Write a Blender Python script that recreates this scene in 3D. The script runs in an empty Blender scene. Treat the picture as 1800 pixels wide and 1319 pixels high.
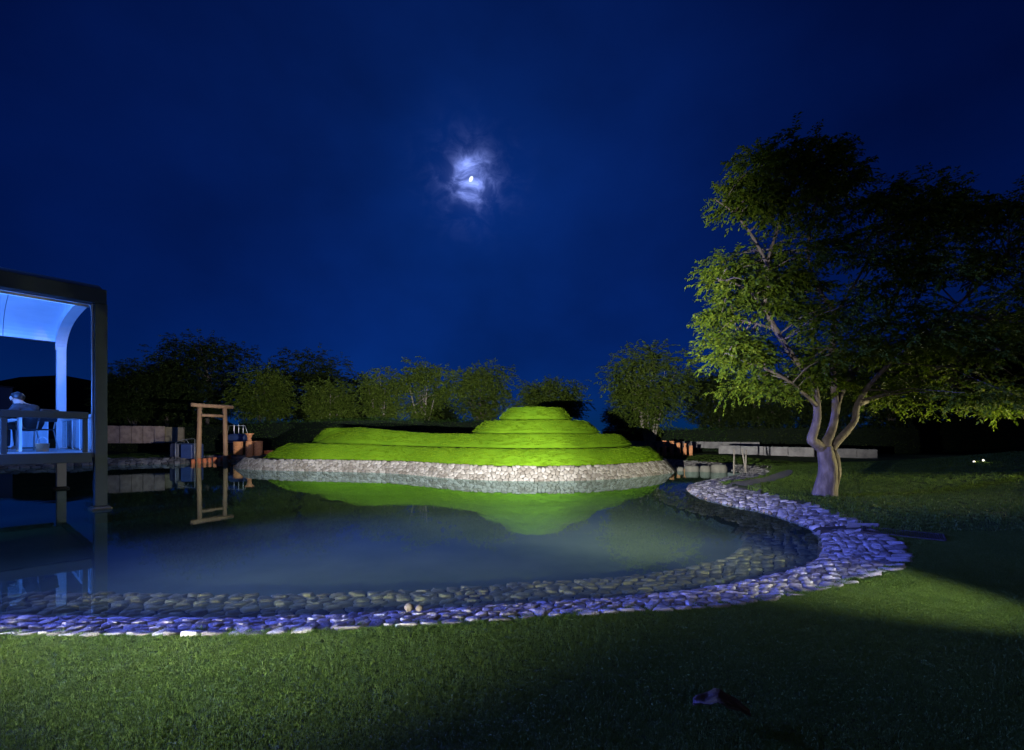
import bpy, math, random
import numpy as np
from mathutils import Vector, Matrix, Quaternion, noise as mnoise

R = math.radians
random.seed(7)
rng = np.random.default_rng(7)
scene = bpy.context.scene
C = scene.collection

# ------------------------------------------------------------------ camera
CH = 1.28                     # camera height above the water (water is z = 0)
FPX, HX, HY = 800.0, 900.0, 770.0   # focal length and horizon, in photograph pixels (for surveying positions only)
cam_d = bpy.data.cameras.new('camera')
cam_d.lens = 16.0
cam_d.sensor_width = 36.0
cam_d.shift_y = (HY - 659.5) / 1800.0
cam_d.clip_start = 0.05
cam_d.clip_end = 6000.0
cam = bpy.data.objects.new('camera', cam_d)
C.objects.link(cam)
cam.location = (0, 0, CH)
cam.rotation_euler = (R(90), 0, 0)
scene.camera = cam

# ------------------------------------------------------------------ sky: moonlit night
MOON_AZ = math.atan2((828 - HX) / FPX, 1.0)
MOON_DIR = Vector(((828 - HX) / FPX, 1.0, (HY - 315) / FPX)).normalized()
MOON_EL = math.asin(MOON_DIR.z)
world = bpy.data.worlds.new('World')
scene.world = world
world.use_nodes = True
wn, wl = world.node_tree.nodes, world.node_tree.links
wn.clear()


def wnode(t, **kw):
    n = wn.new(t)
    for k, v in kw.items():
        setattr(n, k, v)
    return n


def wmath(op, a, b=None, clamp=False):
    n = wn.new('ShaderNodeMath')
    n.operation = op
    n.use_clamp = clamp
    for i, s in enumerate((a, b)):
        if s is None:
            continue
        if isinstance(s, (int, float)):
            n.inputs[i].default_value = s
        else:
            wl.new(s, n.inputs[i])
    return n.outputs[0]


w_out = wnode('ShaderNodeOutputWorld')
w_bg = wnode('ShaderNodeBackground')
w_sky = wnode('ShaderNodeTexSky', sky_type='NISHITA', sun_disc=False)
w_sky.sun_elevation = MOON_EL
w_sky.sun_rotation = MOON_AZ
w_sky.air_density = 1.0
w_sky.dust_density = 0.3
w_sky.ozone_density = 2.0
SKY_TINT = (0.00006, 0.0016, 0.0104)
w_tc = wnode('ShaderNodeTexCoord')
w_tint = wnode('ShaderNodeVectorMath', operation='MULTIPLY')
w_tint.inputs[1].default_value = SKY_TINT
wl.new(w_sky.outputs[0], w_tint.inputs[0])
# thin high cloud, everywhere in the sky, lit by the moon only close to it
w_map = wnode('ShaderNodeMapping')
w_map.inputs['Scale'].default_value = (1.0, 1.0, 1.35)
wl.new(w_tc.outputs['Generated'], w_map.inputs[0])
w_n1 = wnode('ShaderNodeTexNoise')
w_n1.inputs['Scale'].default_value = 23.0
w_n1.inputs['Detail'].default_value = 7.0
w_n1.inputs['Roughness'].default_value = 0.62
w_n1.inputs['Distortion'].default_value = .6
wl.new(w_map.outputs[0], w_n1.inputs[0])
w_n2 = wnode('ShaderNodeTexNoise')
w_n2.inputs['Scale'].default_value = 2.6
w_n2.inputs['Detail'].default_value = 6.0
wl.new(w_map.outputs[0], w_n2.inputs[0])
w_dot = wnode('ShaderNodeVectorMath', operation='DOT_PRODUCT')
w_dot.inputs[1].default_value = MOON_DIR
wl.new(w_tc.outputs['Generated'], w_dot.inputs[0])
ang2 = wmath('MULTIPLY', wmath('SUBTRACT', 1.0, w_dot.outputs['Value']), 2.0)   # ~ angle^2


def gauss(sig):
    return wmath('EXPONENT', wmath('MULTIPLY', ang2, -1.0 / (sig * sig)))


cloud = wmath('POWER', wmath('MULTIPLY', wmath('SUBTRACT', w_n1.outputs[0], 0.38, True), 3.4, True), 1.8)
core = wmath('MULTIPLY', gauss(0.031), wmath('MULTIPLY', wmath('ADD', cloud, 0.14), 2.0))
mid = wmath('MULTIPLY', gauss(0.066), wmath('MULTIPLY', cloud, 0.13))
wide = wmath('MULTIPLY', gauss(0.55), wmath('MULTIPLY', w_n2.outputs[0], 0.085))
halo = wmath('ADD', core, mid)
w_halo = wnode('ShaderNodeVectorMath', operation='SCALE')
w_halo.inputs[0].default_value = (0.30, 0.40, 1.0)
wl.new(halo, w_halo.inputs['Scale'])
# slow brightness drift of the thin cloud sheet
w_drift = wnode('ShaderNodeVectorMath', operation='SCALE')
wl.new(w_tint.outputs[0], w_drift.inputs[0])
wl.new(wmath('ADD', 0.45, wmath('MULTIPLY', w_n2.outputs[0], 1.1)), w_drift.inputs['Scale'])
w_wide = wnode('ShaderNodeVectorMath', operation='SCALE')
w_wide.inputs[0].default_value = (0.03, 0.16, 1.0)
wl.new(wide, w_wide.inputs['Scale'])
w_sum0 = wnode('ShaderNodeVectorMath', operation='ADD')
wl.new(w_drift.outputs[0], w_sum0.inputs[0])
wl.new(w_wide.outputs[0], w_sum0.inputs[1])
w_sum = wnode('ShaderNodeVectorMath', operation='ADD')
wl.new(w_sum0.outputs[0], w_sum.inputs[0])
wl.new(w_halo.outputs[0], w_sum.inputs[1])
wl.new(w_sum.outputs[0], w_bg.inputs['Color'])
w_bg.inputs['Strength'].default_value = 1.0
wl.new(w_bg.outputs[0], w_out.inputs[0])

# the moon's own light: weak, softened by the cloud in front of it
sun_d = bpy.data.lights.new('moonlight', 'SUN')
sun_d.energy = 0.22
sun_d.angle = R(5)
sun_d.color = (0.62, 0.80, 1.0)
sun = bpy.data.objects.new('moonlight', sun_d)
C.objects.link(sun)
sun.rotation_euler = (-MOON_DIR).to_track_quat('-Z', 'Y').to_euler()

vs = scene.view_settings
vs.view_transform = 'Standard'
vs.look = 'None'
vs.exposure = 0.0
vs.gamma = 1.0
vs.use_curve_mapping = False
scene.render.engine = 'CYCLES'
scene.cycles.use_denoising = True
scene.cycles.max_bounces = 8
scene.cycles.transparent_max_bounces = 16
scene.cycles.caustics_reflective = False
scene.cycles.caustics_refractive = False
scene.cycles.sample_clamp_indirect = 4.0

# ------------------------------------------------------------------ helpers


def P(px, py, z=0.0):
    """a spot at height z that the photograph shows at this pixel -> x, y in metres"""
    y = (CH - z) * FPX / (py - HY)
    return ((px - HX) / FPX * y, y)


def D(px, py, y):
    return Vector(((px - HX) / FPX * y, y, CH - (py - HY) / FPX * y))


def tag(o, label=None, cat=None, group=None, kind=None):
    if label:
        o['label'] = label
    if cat:
        o['category'] = cat
    if group:
        o['group'] = group
    if kind:
        o['kind'] = kind
    return o


def empty(name, loc=(0, 0, 0), rz=0.0, parent=None):
    o = bpy.data.objects.new(name, None)
    C.objects.link(o)
    o.location = loc
    o.rotation_euler = (0, 0, rz)
    o.parent = parent
    return o


def link_mesh(name, me, mat, parent=None, smooth=False):
    if mat is not None:
        me.materials.append(mat)
    if smooth:
        me.polygons.foreach_set('use_smooth', [True] * len(me.polygons))
    o = bpy.data.objects.new(name, me)
    C.objects.link(o)
    if parent is not None:
        o.parent = parent
    return o


class MB:
    def __init__(self):
        self.v, self.f = [], []

    def add(self, verts, faces):
        b = len(self.v)
        self.v += [tuple(p) for p in verts]
        self.f += [tuple(i + b for i in f) for f in faces]
        return self

    def box(self, c, s, rot=None):
        hx, hy, hz = s[0] / 2, s[1] / 2, s[2] / 2
        vs_ = [Vector((a, b, d)) for a in (-hx, hx) for b in (-hy, hy) for d in (-hz, hz)]
        if rot is not None:
            vs_ = [rot @ p for p in vs_]
        c = Vector(c)
        self.add([p + c for p in vs_], [(0, 1, 3, 2), (4, 6, 7, 5), (0, 4, 5, 1), (2, 3, 7, 6), (0, 2, 6, 4), (1, 5, 7, 3)])
        return self

    def bbox(self, c, s, bev=0.01, rz=0.0):
        """box with chamfered edges"""
        hx, hy, hz = s[0] / 2, s[1] / 2, s[2] / 2
        b = min(bev, hx * .8, hy * .8, hz * .8)
        rings = []
        for (ix, z) in ((b, -hz), (0, -hz + b), (0, hz - b), (b, hz)):
            x_, y_ = hx - ix, hy - ix
            rings.append([(-x_, -y_ + b, z), (-x_ + b, -y_, z), (x_ - b, -y_, z), (x_, -y_ + b, z), (x_, y_ - b, z), (x_ - b, y_, z), (-x_ + b, y_, z), (-x_, y_ - b, z)])
        vs_ = [p for r in rings for p in r]
        m = Matrix.Rotation(rz, 3, 'Z')
        fs = [tuple(range(7, -1, -1)), tuple(range(24, 32))]
        for k in range(3):
            for i in range(8):
                j = (i + 1) % 8
                fs.append((k * 8 + i, k * 8 + j, k * 8 + 8 + j, k * 8 + 8 + i))
        c = Vector(c)
        self.add([(m @ Vector(p)) + c for p in vs_], fs)
        return self

    def tube(self, pts, rad, n=8, cap=True, wob=0.0):
        pts = [Vector(p) for p in pts]
        if isinstance(rad, (int, float)):
            rad = [rad] * len(pts)
        vs_, fs = [], []
        t0 = (pts[1] - pts[0]).normalized()
        ref = Vector((0, 0, 1)) if abs(t0.z) < 0.9 else Vector((1, 0, 0))
        u = t0.cross(ref).normalized()
        for i, p in enumerate(pts):
            t = (pts[min(i + 1, len(pts) - 1)] - pts[max(i - 1, 0)]).normalized()
            u = (u - t * u.dot(t)).normalized()
            w = t.cross(u)
            for k in range(n):
                a = 2 * math.pi * k / n
                rr = rad[i] * (1 + wob * mnoise.noise(Vector((p.x * 3 + math.cos(a) * 1.3, p.y * 3 + math.sin(a) * 1.3, p.z * 2.5))))
                vs_.append(p + (u * math.cos(a) + w * math.sin(a)) * rr)
        for i in range(len(pts) - 1):
            for k in range(n):
                j = (k + 1) % n
                fs.append((i * n + k, i * n + j, i * n + n + j, i * n + n + k))
        if cap:
            fs.append(tuple(range(n - 1, -1, -1)))
            fs.append(tuple(range((len(pts) - 1) * n, len(pts) * n)))
        return self.add(vs_, fs)

    def lathe(self, prof, c=(0, 0, 0), n=20):
        vs_, fs = [], []
        for (r, z) in prof:
            for k in range(n):
                a = 2 * math.pi * k / n
                vs_.append((c[0] + r * math.cos(a), c[1] + r * math.sin(a), c[2] + z))
        for i in range(len(prof) - 1):
            for k in range(n):
                j = (k + 1) % n
                fs.append((i * n + k, i * n + j, i * n + n + j, i * n + n + k))
        return self.add(vs_, fs)

    def build(self, name, mat, parent=None, smooth=False):
        me = bpy.data.meshes.new(name)
        me.from_pydata(self.v, [], self.f)
        me.update()
        return link_mesh(name, me, mat, parent, smooth)


def np_mesh(name, verts, faces, mat, parent=None, smooth=False):
    """verts (n,3), faces (m,k) arrays"""
    me = bpy.data.meshes.new(name)
    verts = np.asarray(verts, dtype=np.float32)
    faces = np.asarray(faces, dtype=np.int32)
    m, k = faces.shape
    me.vertices.add(len(verts))
    me.vertices.foreach_set('co', verts.ravel())
    me.loops.add(m * k)
    me.loops.foreach_set('vertex_index', faces.ravel())
    me.polygons.add(m)
    me.polygons.foreach_set('loop_start', np.arange(0, m * k, k, dtype=np.int32))
    me.update(calc_edges=True)
    me.validate()
    return link_mesh(name, me, mat, parent, smooth)


# ------------------------------------------------------------------ materials


def mat_new(name):
    m = bpy.data.materials.new(name)
    m.use_nodes = True
    nt = m.node_tree
    nt.nodes.clear()
    out = nt.nodes.new('ShaderNodeOutputMaterial')
    return m, nt, out


def ramp(nt, fac, stops):
    r = nt.nodes.new('ShaderNodeValToRGB')
    el = r.color_ramp.elements
    while len(el) < len(stops):
        el.new(0.5)
    for e, (p, c) in zip(el, stops):
        e.position = p
        e.color = (*c, 1)
    nt.links.new(fac, r.inputs[0])
    return r.outputs[0]


def tex(nt, scale, detail=4.0, rough=0.55, kind='obj', distort=0.0, stretch=None):
    n = nt.nodes.new('ShaderNodeTexNoise')
    n.inputs['Scale'].default_value = scale
    n.inputs['Detail'].default_value = detail
    n.inputs['Roughness'].default_value = rough
    n.inputs['Distortion'].default_value = distort
    if kind == 'pos':
        g = nt.nodes.new('ShaderNodeNewGeometry')
        src = g.outputs['Position']
    else:
        g = nt.nodes.new('ShaderNodeTexCoord')
        src = g.outputs['Object']
    if stretch:
        mp = nt.nodes.new('ShaderNodeMapping')
        mp.inputs['Scale'].default_value = stretch
        nt.links.new(src, mp.inputs[0])
        src = mp.outputs[0]
    nt.links.new(src, n.inputs[0])
    return n.outputs[0]


def principled(name, stops, scale=6.0, rough=0.7, metal=0.0, bump=0.0, bscale=40.0, kind='obj', island=0.0, stretch=None, spec=0.4, detail=5.0):
    """noise-mottled surface; stops = list of colours dark to light"""
    m, nt, out = mat_new(name)
    b = nt.nodes.new('ShaderNodeBsdfPrincipled')
    f = tex(nt, scale, detail, 0.6, kind, stretch=stretch)
    if island:
        g = nt.nodes.new('ShaderNodeNewGeometry')
        oi = nt.nodes.new('ShaderNodeObjectInfo')
        ad = nt.nodes.new('ShaderNodeMath')
        ad.operation = 'ADD'
        nt.links.new(g.outputs['Random Per Island'], ad.inputs[0])
        nt.links.new(oi.outputs['Random'], ad.inputs[1])
        fr = nt.nodes.new('ShaderNodeMath')
        fr.operation = 'FRACT'
        nt.links.new(ad.outputs[0], fr.inputs[0])
        mx = nt.nodes.new('ShaderNodeMix')
        mx.inputs[0].default_value = island
        nt.links.new(f, mx.inputs[2])
        nt.links.new(fr.outputs[0], mx.inputs[3])
        f = mx.outputs[0]
    k = len(stops)
    col = ramp(nt, f, [(0.28 + 0.44 * i / max(1, k - 1), c) for i, c in enumerate(stops)])
    nt.links.new(col, b.inputs['Base Color'])
    b.inputs['Roughness'].default_value = rough
    b.inputs['Metallic'].default_value = metal
    b.inputs['Specular IOR Level'].default_value = spec
    if bump:
        bp = nt.nodes.new('ShaderNodeBump')
        bp.inputs['Strength'].default_value = bump
        bp.inputs['Distance'].default_value = 0.02
        nt.links.new(tex(nt, bscale, 5.0, 0.6, kind, stretch=stretch), bp.inputs['Height'])
        nt.links.new(bp.outputs[0], b.inputs['Normal'])
    nt.links.new(b.outputs[0], out.inputs[0])
    return m


def foliage(name, stops, trans=0.35, nscale=1.2, rough=0.55):
    """two-sided leaf: diffuse + translucent + slight sheen, colour varies by leaf and by patch"""
    m, nt, out = mat_new(name)
    g = nt.nodes.new('ShaderNodeNewGeometry')
    n = tex(nt, nscale, 3.0, 0.5, 'pos')
    mx = nt.nodes.new('ShaderNodeMix')
    mx.inputs[0].default_value = 0.5
    nt.links.new(n, mx.inputs[2])
    nt.links.new(g.outputs['Random Per Island'], mx.inputs[3])
    k = len(stops)
    col = ramp(nt, mx.outputs[0], [(0.2 + 0.6 * i / max(1, k - 1), c) for i, c in enumerate(stops)])
    d = nt.nodes.new('ShaderNodeBsdfPrincipled')
    d.inputs['Roughness'].default_value = rough
    d.inputs['Specular IOR Level'].default_value = 0.10
    t = nt.nodes.new('ShaderNodeBsdfTranslucent')
    nt.links.new(col, d.inputs['Base Color'])
    nt.links.new(col, t.inputs['Color'])
    ms = nt.nodes.new('ShaderNodeMixShader')
    ms.inputs[0].default_value = trans
    nt.links.new(d.outputs[0], ms.inputs[1])
    nt.links.new(t.outputs[0], ms.inputs[2])
    nt.links.new(ms.outputs[0], out.inputs[0])
    return m


def emission(name, col, strength):
    m, nt, out = mat_new(name)
    e = nt.nodes.new('ShaderNodeEmission')
    e.inputs[0].default_value = (*col, 1)
    e.inputs[1].default_value = strength
    nt.links.new(e.outputs[0], out.inputs[0])
    return m


M = {}
M['soil'] = principled('lawn_ground', [(.012, .018, .006), (.022, .040, .010), (.040, .065, .016)], 0.9, 0.95, bump=.6, bscale=30, kind='pos', spec=.1)
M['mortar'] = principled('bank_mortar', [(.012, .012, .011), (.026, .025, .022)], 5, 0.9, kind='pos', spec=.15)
M['silt'] = principled('pond_silt', [(.065, .085, .060), (.10, .122, .088), (.14, .155, .115)], 0.7, 0.95, kind='pos', spec=.05)
M['stone'] = principled('bank_stone', [(.07, .068, .07), (.15, .147, .148), (.25, .246, .248)], 9, 0.8, bump=.9, bscale=55, island=.55, kind='pos', spec=.15)
M['wet'] = principled('submerged_stone', [(.13, .10, .065), (.21, .165, .115), (.30, .24, .17)], 6, 0.7, bump=.6, bscale=40, island=.5, kind='pos', spec=.1)
M['wstone'] = principled('island_stone', [(.085, .078, .072), (.130, .125, .122), (.175, .171, .170)], 5, 0.85, bump=.8, bscale=26, island=.5, kind='pos')
M['cobble'] = principled('beige_cobble', [(.05, .045, .036), (.09, .08, .065)], 12, 0.85, bump=.3, spec=.15)
M['block'] = principled('grey_block', [(.06, .06, .055), (.12, .12, .105)], 5, 0.85, bump=.5, bscale=20)
M['grass'] = foliage('lawn_blades', [(.024, .050, .009), (.048, .090, .014), (.078, .120, .020)], .3, .8)
M['mgrass'] = foliage('mound_blades', [(.055, .118, .003), (.086, .168, .004), (.120, .203, .006)], .3, .9)
M['mound'] = principled('mound_turf', [(.046, .105, .004), (.074, .150, .006)], 1.5, 0.95, bump=.8, bscale=25, kind='pos', spec=.05)
M['leaf'] = foliage('cherry_leaf', [(.030, .060, .006), (.070, .115, .010), (.120, .155, .014)], .45, 1.1)
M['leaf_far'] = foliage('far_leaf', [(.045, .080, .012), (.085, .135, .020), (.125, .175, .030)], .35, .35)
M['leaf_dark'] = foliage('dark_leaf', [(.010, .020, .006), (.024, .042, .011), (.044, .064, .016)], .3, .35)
M['leaf_hedge'] = foliage('hedge_leaf', [(.016, .040, .010), (.034, .075, .016), (.055, .105, .022)], .3, .6)
M['bark'] = principled('bark', [(.035, .028, .027), (.075, .062, .058), (.13, .112, .105)], 11, 0.9, bump=1.0, bscale=22, stretch=(1, 1, .35))
M['twig'] = principled('pale_bark', [(.13, .12, .10), (.24, .22, .19)], 8, 0.85, bump=.4)
M['steel'] = principled('grey_green_paint', [(.028, .052, .078), (.045, .075, .105)], 3, 0.5, bump=.05, bscale=60)
M['whitepaint'] = principled('white_ceiling', [(.70, .72, .74), (.80, .82, .83)], 2, 0.6)
M['whitesteel'] = principled('white_column', [(.60, .62, .64), (.70, .72, .73)], 3, 0.4)
M['floor'] = principled('pavilion_floor', [(.35, .36, .37), (.45, .46, .47)], 6, 0.35)
M['concrete'] = principled('concrete', [(.10, .10, .11), (.16, .16, .17), (.22, .22, .23)], 3, 0.85, bump=.3, bscale=50)
M['clad'] = principled('wall_cladding', [(.09, .065, .066), (.15, .115, .112), (.20, .16, .155)], 4, 0.85, bump=.5, bscale=18)
M['cladb'] = principled('wall_cladding_brown', [(.10, .085, .06), (.17, .145, .10)], 4, 0.85, bump=.5, bscale=18)
M['wood'] = principled('torii_wood', [(.19, .115, .07), (.29, .18, .11)], 6, 0.75, bump=.25, bscale=30, stretch=(1, 1, .12))
M['terra'] = principled('terracotta', [(.36, .14, .06), (.50, .22, .10), (.58, .29, .14)], 9, 0.85, bump=.3, bscale=30)
M['terra_red'] = principled('red_terracotta', [(.34, .10, .05), (.46, .15, .07)], 9, 0.85, bump=.3, bscale=30)
M['terra_dark'] = principled('dark_clay', [(.03, .03, .035), (.06, .058, .06)], 6, 0.9, bump=.2)
M['tarp'] = principled('blue_tarp', [(.015, .03, .11), (.03, .06, .18)], 3, 0.55, bump=.4, bscale=7)
M['tarp_dark'] = principled('dark_tarp', [(.015, .02, .045), (.03, .035, .07)], 3, 0.55, bump=.4, bscale=7)
M['pipe'] = principled('galvanised_pipe', [(.35, .36, .38), (.48, .49, .5)], 10, 0.4, metal=.7)
M['stake'] = principled('stake_wood', [(.10, .095, .085), (.17, .155, .14)], 8, 0.8, bump=.3)
M['black'] = principled('black_metal', [(.015, .015, .017), (.03, .03, .033)], 8, 0.4)
M['path'] = principled('gravel_path', [(.035, .035, .04), (.06, .06, .068), (.09, .09, .10)], 25, 0.9, bump=.6, bscale=90, kind='pos')
M['grate'] = principled('grate_metal', [(.015, .015, .018), (.03, .03, .034)], 20, 0.8)
M['dryleaf'] = principled('dry_leaf', [(.016, .010, .005), (.040, .022, .009)], 14, 0.6, bump=.4, bscale=40)
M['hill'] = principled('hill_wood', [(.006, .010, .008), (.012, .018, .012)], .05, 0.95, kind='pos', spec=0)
M['plaster'] = principled('plaster', [(.45, .47, .52), (.55, .57, .62)], 2, 0.8)
M['skin'] = principled('skin', [(.52, .33, .25), (.60, .40, .31)], 12, 0.5)
M['hair'] = principled('black_hair', [(.010, .010, .012), (.025, .024, .026)], 30, 0.35, stretch=(1, 1, 4))
M['suit'] = principled('dark_suit', [(.03, .032, .04), (.05, .052, .06)], 14, 0.85)
M['shirt'] = principled('white_shirt', [(.65, .65, .66), (.75, .75, .76)], 10, 0.7)
M['strap'] = principled('red_strap', [(.45, .03, .04), (.55, .05, .05)], 10, 0.6)
M['orange'] = principled('orange_wood', [(.55, .26, .12), (.66, .36, .18)], 10, 0.5)
M['paper'] = principled('paper', [(.70, .70, .70), (.78, .78, .78)], 6, 0.7)
M['led'] = emission('led_blue', (.10, .32, 1.0), 6.0)
M['lens'] = emission('flood_lens', (1.0, .96, .84), 1.6)
M['moon'] = emission('moon_glow', (.80, .92, 1.0), 1.3)


def glass_mat():
    m, nt, out = mat_new('clear_glass')
    t = nt.nodes.new('ShaderNodeBsdfTransparent')
    t.inputs[0].default_value = (.90, .95, .97, 1)
    g = nt.nodes.new('ShaderNodeBsdfGlossy')
    g.inputs['Roughness'].default_value = .02
    f = nt.nodes.new('ShaderNodeFresnel')
    f.inputs[0].default_value = 1.45
    ms = nt.nodes.new('ShaderNodeMixShader')
    nt.links.new(f.outputs[0], ms.inputs[0])
    nt.links.new(t.outputs[0], ms.inputs[1])
    nt.links.new(g.outputs[0], ms.inputs[2])
    nt.links.new(ms.outputs[0], out.inputs[0])
    return m


def water_mat():
    m, nt, out = mat_new('pond_water')
    t = nt.nodes.new('ShaderNodeBsdfTransparent')
    t.inputs[0].default_value = (.56, .65, .47, 1)
    g = nt.nodes.new('ShaderNodeBsdfGlossy')
    g.inputs['Roughness'].default_value = .022
    g.inputs['Color'].default_value = (.70, .94, .95, 1)
    # Schlick reflectance of water, the same from above and from below (no refraction is traced)
    geo = nt.nodes.new('ShaderNodeNewGeometry')
    dt = nt.nodes.new('ShaderNodeVectorMath')
    dt.operation = 'DOT_PRODUCT'
    nt.links.new(geo.outputs['Incoming'], dt.inputs[0])
    nt.links.new(geo.outputs['Normal'], dt.inputs[1])

    def mth(op, x, y=None):
        n = nt.nodes.new('ShaderNodeMath')
        n.operation = op
        for i, q in enumerate((x, y)):
            if q is None:
                continue
            if isinstance(q, (int, float)):
                n.inputs[i].default_value = q
            else:
                nt.links.new(q, n.inputs[i])
        return n.outputs[0]
    f_out = mth('ADD', .02, mth('MULTIPLY', .98, mth('POWER', mth('SUBTRACT', 1.0, mth('ABSOLUTE', dt.outputs['Value'])), 5.0)))
    bp = nt.nodes.new('ShaderNodeBump')
    bp.inputs['Strength'].default_value = .05
    bp.inputs['Distance'].default_value = .02
    nt.links.new(tex(nt, 2.2, 3.0, .5, 'pos', stretch=(1, .5, 1)), bp.inputs['Height'])
    nt.links.new(bp.outputs[0], g.inputs['Normal'])
    # fine silt hanging in the water scatters a little light back, unevenly
    df = nt.nodes.new('ShaderNodeBsdfDiffuse')
    df.inputs['Color'].default_value = (.24, .36, .30, 1)
    sl_ = nt.nodes.new('ShaderNodeMapRange')
    sl_.inputs['From Min'].default_value = .3
    sl_.inputs['From Max'].default_value = .75
    sl_.inputs['To Min'].default_value = .03
    sl_.inputs['To Max'].default_value = .09
    nt.links.new(tex(nt, .30, 3.0, .5, 'pos', distort=.5, stretch=(.5, 1, 1)), sl_.inputs['Value'])
    m0 = nt.nodes.new('ShaderNodeMixShader')
    nt.links.new(sl_.outputs[0], m0.inputs[0])
    nt.links.new(t.outputs[0], m0.inputs[1])
    nt.links.new(df.outputs[0], m0.inputs[2])
    ms = nt.nodes.new('ShaderNodeMixShader')
    nt.links.new(f_out, ms.inputs[0])
    nt.links.new(m0.outputs[0], ms.inputs[1])
    nt.links.new(g.outputs[0], ms.inputs[2])
    nt.links.new(ms.outputs[0], out.inputs[0])
    return m


M['glass'] = glass_mat()
M['water'] = water_mat()


def frost_mat():
    m, nt, out = mat_new('frosted_glass')
    t = nt.nodes.new('ShaderNodeBsdfTransparent')
    t.inputs[0].default_value = (.85, .92, .95, 1)
    d = nt.nodes.new('ShaderNodeBsdfPrincipled')
    d.inputs['Base Color'].default_value = (.55, .62, .66, 1)
    d.inputs['Roughness'].default_value = .12
    w = nt.nodes.new('ShaderNodeMapRange')
    w.inputs['From Min'].default_value = .35
    w.inputs['From Max'].default_value = .65
    w.inputs['To Min'].default_value = .45
    w.inputs['To Max'].default_value = .85
    nt.links.new(tex(nt, 5.0, 3.0, .5, 'obj', stretch=(1.6, 1.6, .08)), w.inputs['Value'])
    ms = nt.nodes.new('ShaderNodeMixShader')
    nt.links.new(w.outputs[0], ms.inputs[0])
    nt.links.new(t.outputs[0], ms.inputs[1])
    nt.links.new(d.outputs[0], ms.inputs[2])
    nt.links.new(ms.outputs[0], out.inputs[0])
    return m


M['frost'] = frost_mat()

# ------------------------------------------------------------------ plan of the pond


def catmull(pts, closed=True, per=6):
    pts = np.array(pts, float)
    n = len(pts)
    out = []
    rngi = range(n if closed else n - 1)
    for i in rngi:
        p0 = pts[(i - 1) % n] if closed or i > 0 else pts[i]
        p1 = pts[i]
        p2 = pts[(i + 1) % n]
        p3 = pts[(i + 2) % n] if closed or i + 2 < n else p2
        for k in range(per):
            t = k / per
            out.append(.5 * ((2 * p1) + (-p0 + p2) * t + (2 * p0 - 5 * p1 + 4 * p2 - p3) * t * t + (-p0 + 3 * p1 - 3 * p2 + p3) * t ** 3))
    if not closed:
        out.append(pts[-1])
    return np.array(out)


water_pts = [P(-560, 1092), P(-250, 1089), P(0, 1088), P(190, 1091), P(305, 1092.5), P(500, 1090), P(694, 1081), P(805, 1073), P(889, 1068), P(1000, 1060), P(1159, 1048),
             P(1286, 1030), P(1349, 1016), P(1413, 998), P(1441, 979), P(1446, 957), P(1436, 936), P(1384, 913), P(1333, 898), P(1282, 888),
             P(1231, 875), P(1209, 862), P(1213, 854), P(1240, 846.5), P(1269, 842), P(1290, 837.5),
             (8.2, 16.2), (8.5, 18.2), (7.7, 20.5), (6.6, 23), (2, 26), (-5, 26.2), (-12, 26.4), (-15, 25.8), P(392, 811.5), P(329, 815), P(188, 818), P(0, 824),
             (-25, 17), (-24.5, 13.5), (-18, 8.5), (-13, 5.2), (-9, 3.5)]
lawn_pts = [P(-560, 1121, .13), P(-250, 1118, .13), P(0, 1116, .13), P(305, 1116, .13), P(500, 1112, .13), P(694, 1102, .13), P(833, 1094, .13), P(1000, 1082, .13), P(1159, 1073, .13),
            P(1286, 1063, .13), P(1413, 1044, .13), P(1487, 1026, .13), P(1550, 1008, .13), P(1584, 990, .13), P(1591, 974, .13), P(1574, 954, .13), P(1545, 938, .13),
            P(1502, 917, .13), P(1474, 906, .13), P(1436, 893, .13), P(1397, 883, .13), P(1359, 875, .13), P(1323, 865, .13), P(1280, 855, .13), P(1268, 850.5, .13), P(1300, 845, .13),
            P(1335, 839, .13), (8.3, 14.6), (9.2, 16.3), (9.5, 18.4), (8.6, 21.2), (7.3, 23.9), (2.4, 27), (-5, 27.2), (-12, 27.4), (-15.2, 26.9), (-16.9, 25.6), (-17.2, 23.8), (-19.6, 22.4), (-21.8, 20.2),
            (-26.5, 17.5), (-26, 13), (-19, 7.6), (-13.6, 4.3), (-9, 2.7)]
WL = catmull(water_pts)
LL = catmull(lawn_pts)


def seg_dist(pts, poly):
    """distance from points (n,2) to a closed polyline"""
    a = poly
    b = np.roll(poly, -1, 0)
    ab = b - a
    l2 = (ab ** 2).sum(1) + 1e-12
    out = np.empty(len(pts))
    for s in range(0, len(pts), 20000):
        p = pts[s:s + 20000]
        d = p[:, None, :] - a[None]
        t = np.clip((d * ab[None]).sum(2) / l2, 0, 1)
        q = d - t[..., None] * ab[None]
        out[s:s + 20000] = np.sqrt((q ** 2).sum(2).min(1))
    return out


def inside(pts, poly):
    x, y = pts[:, 0], pts[:, 1]
    res = np.zeros(len(pts), bool)
    a, b = poly, np.roll(poly, -1, 0)
    for (x1, y1), (x2, y2) in zip(a, b):
        if y1 == y2:
            continue
        c = ((y1 > y) != (y2 > y)) & (x < (x2 - x1) * (y - y1) / (y2 - y1) + x1)
        res ^= c
    return res


def sstep(a, b, x):
    t = np.clip((x - a) / (b - a), 0, 1)
    return t * t * (3 - 2 * t)


def z_edge(x, y):
    return .13 + .13 * sstep(13, 22, y) * sstep(2, -6, x) + .06 * sstep(14, 22, y) * sstep(2, 8, x)


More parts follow.
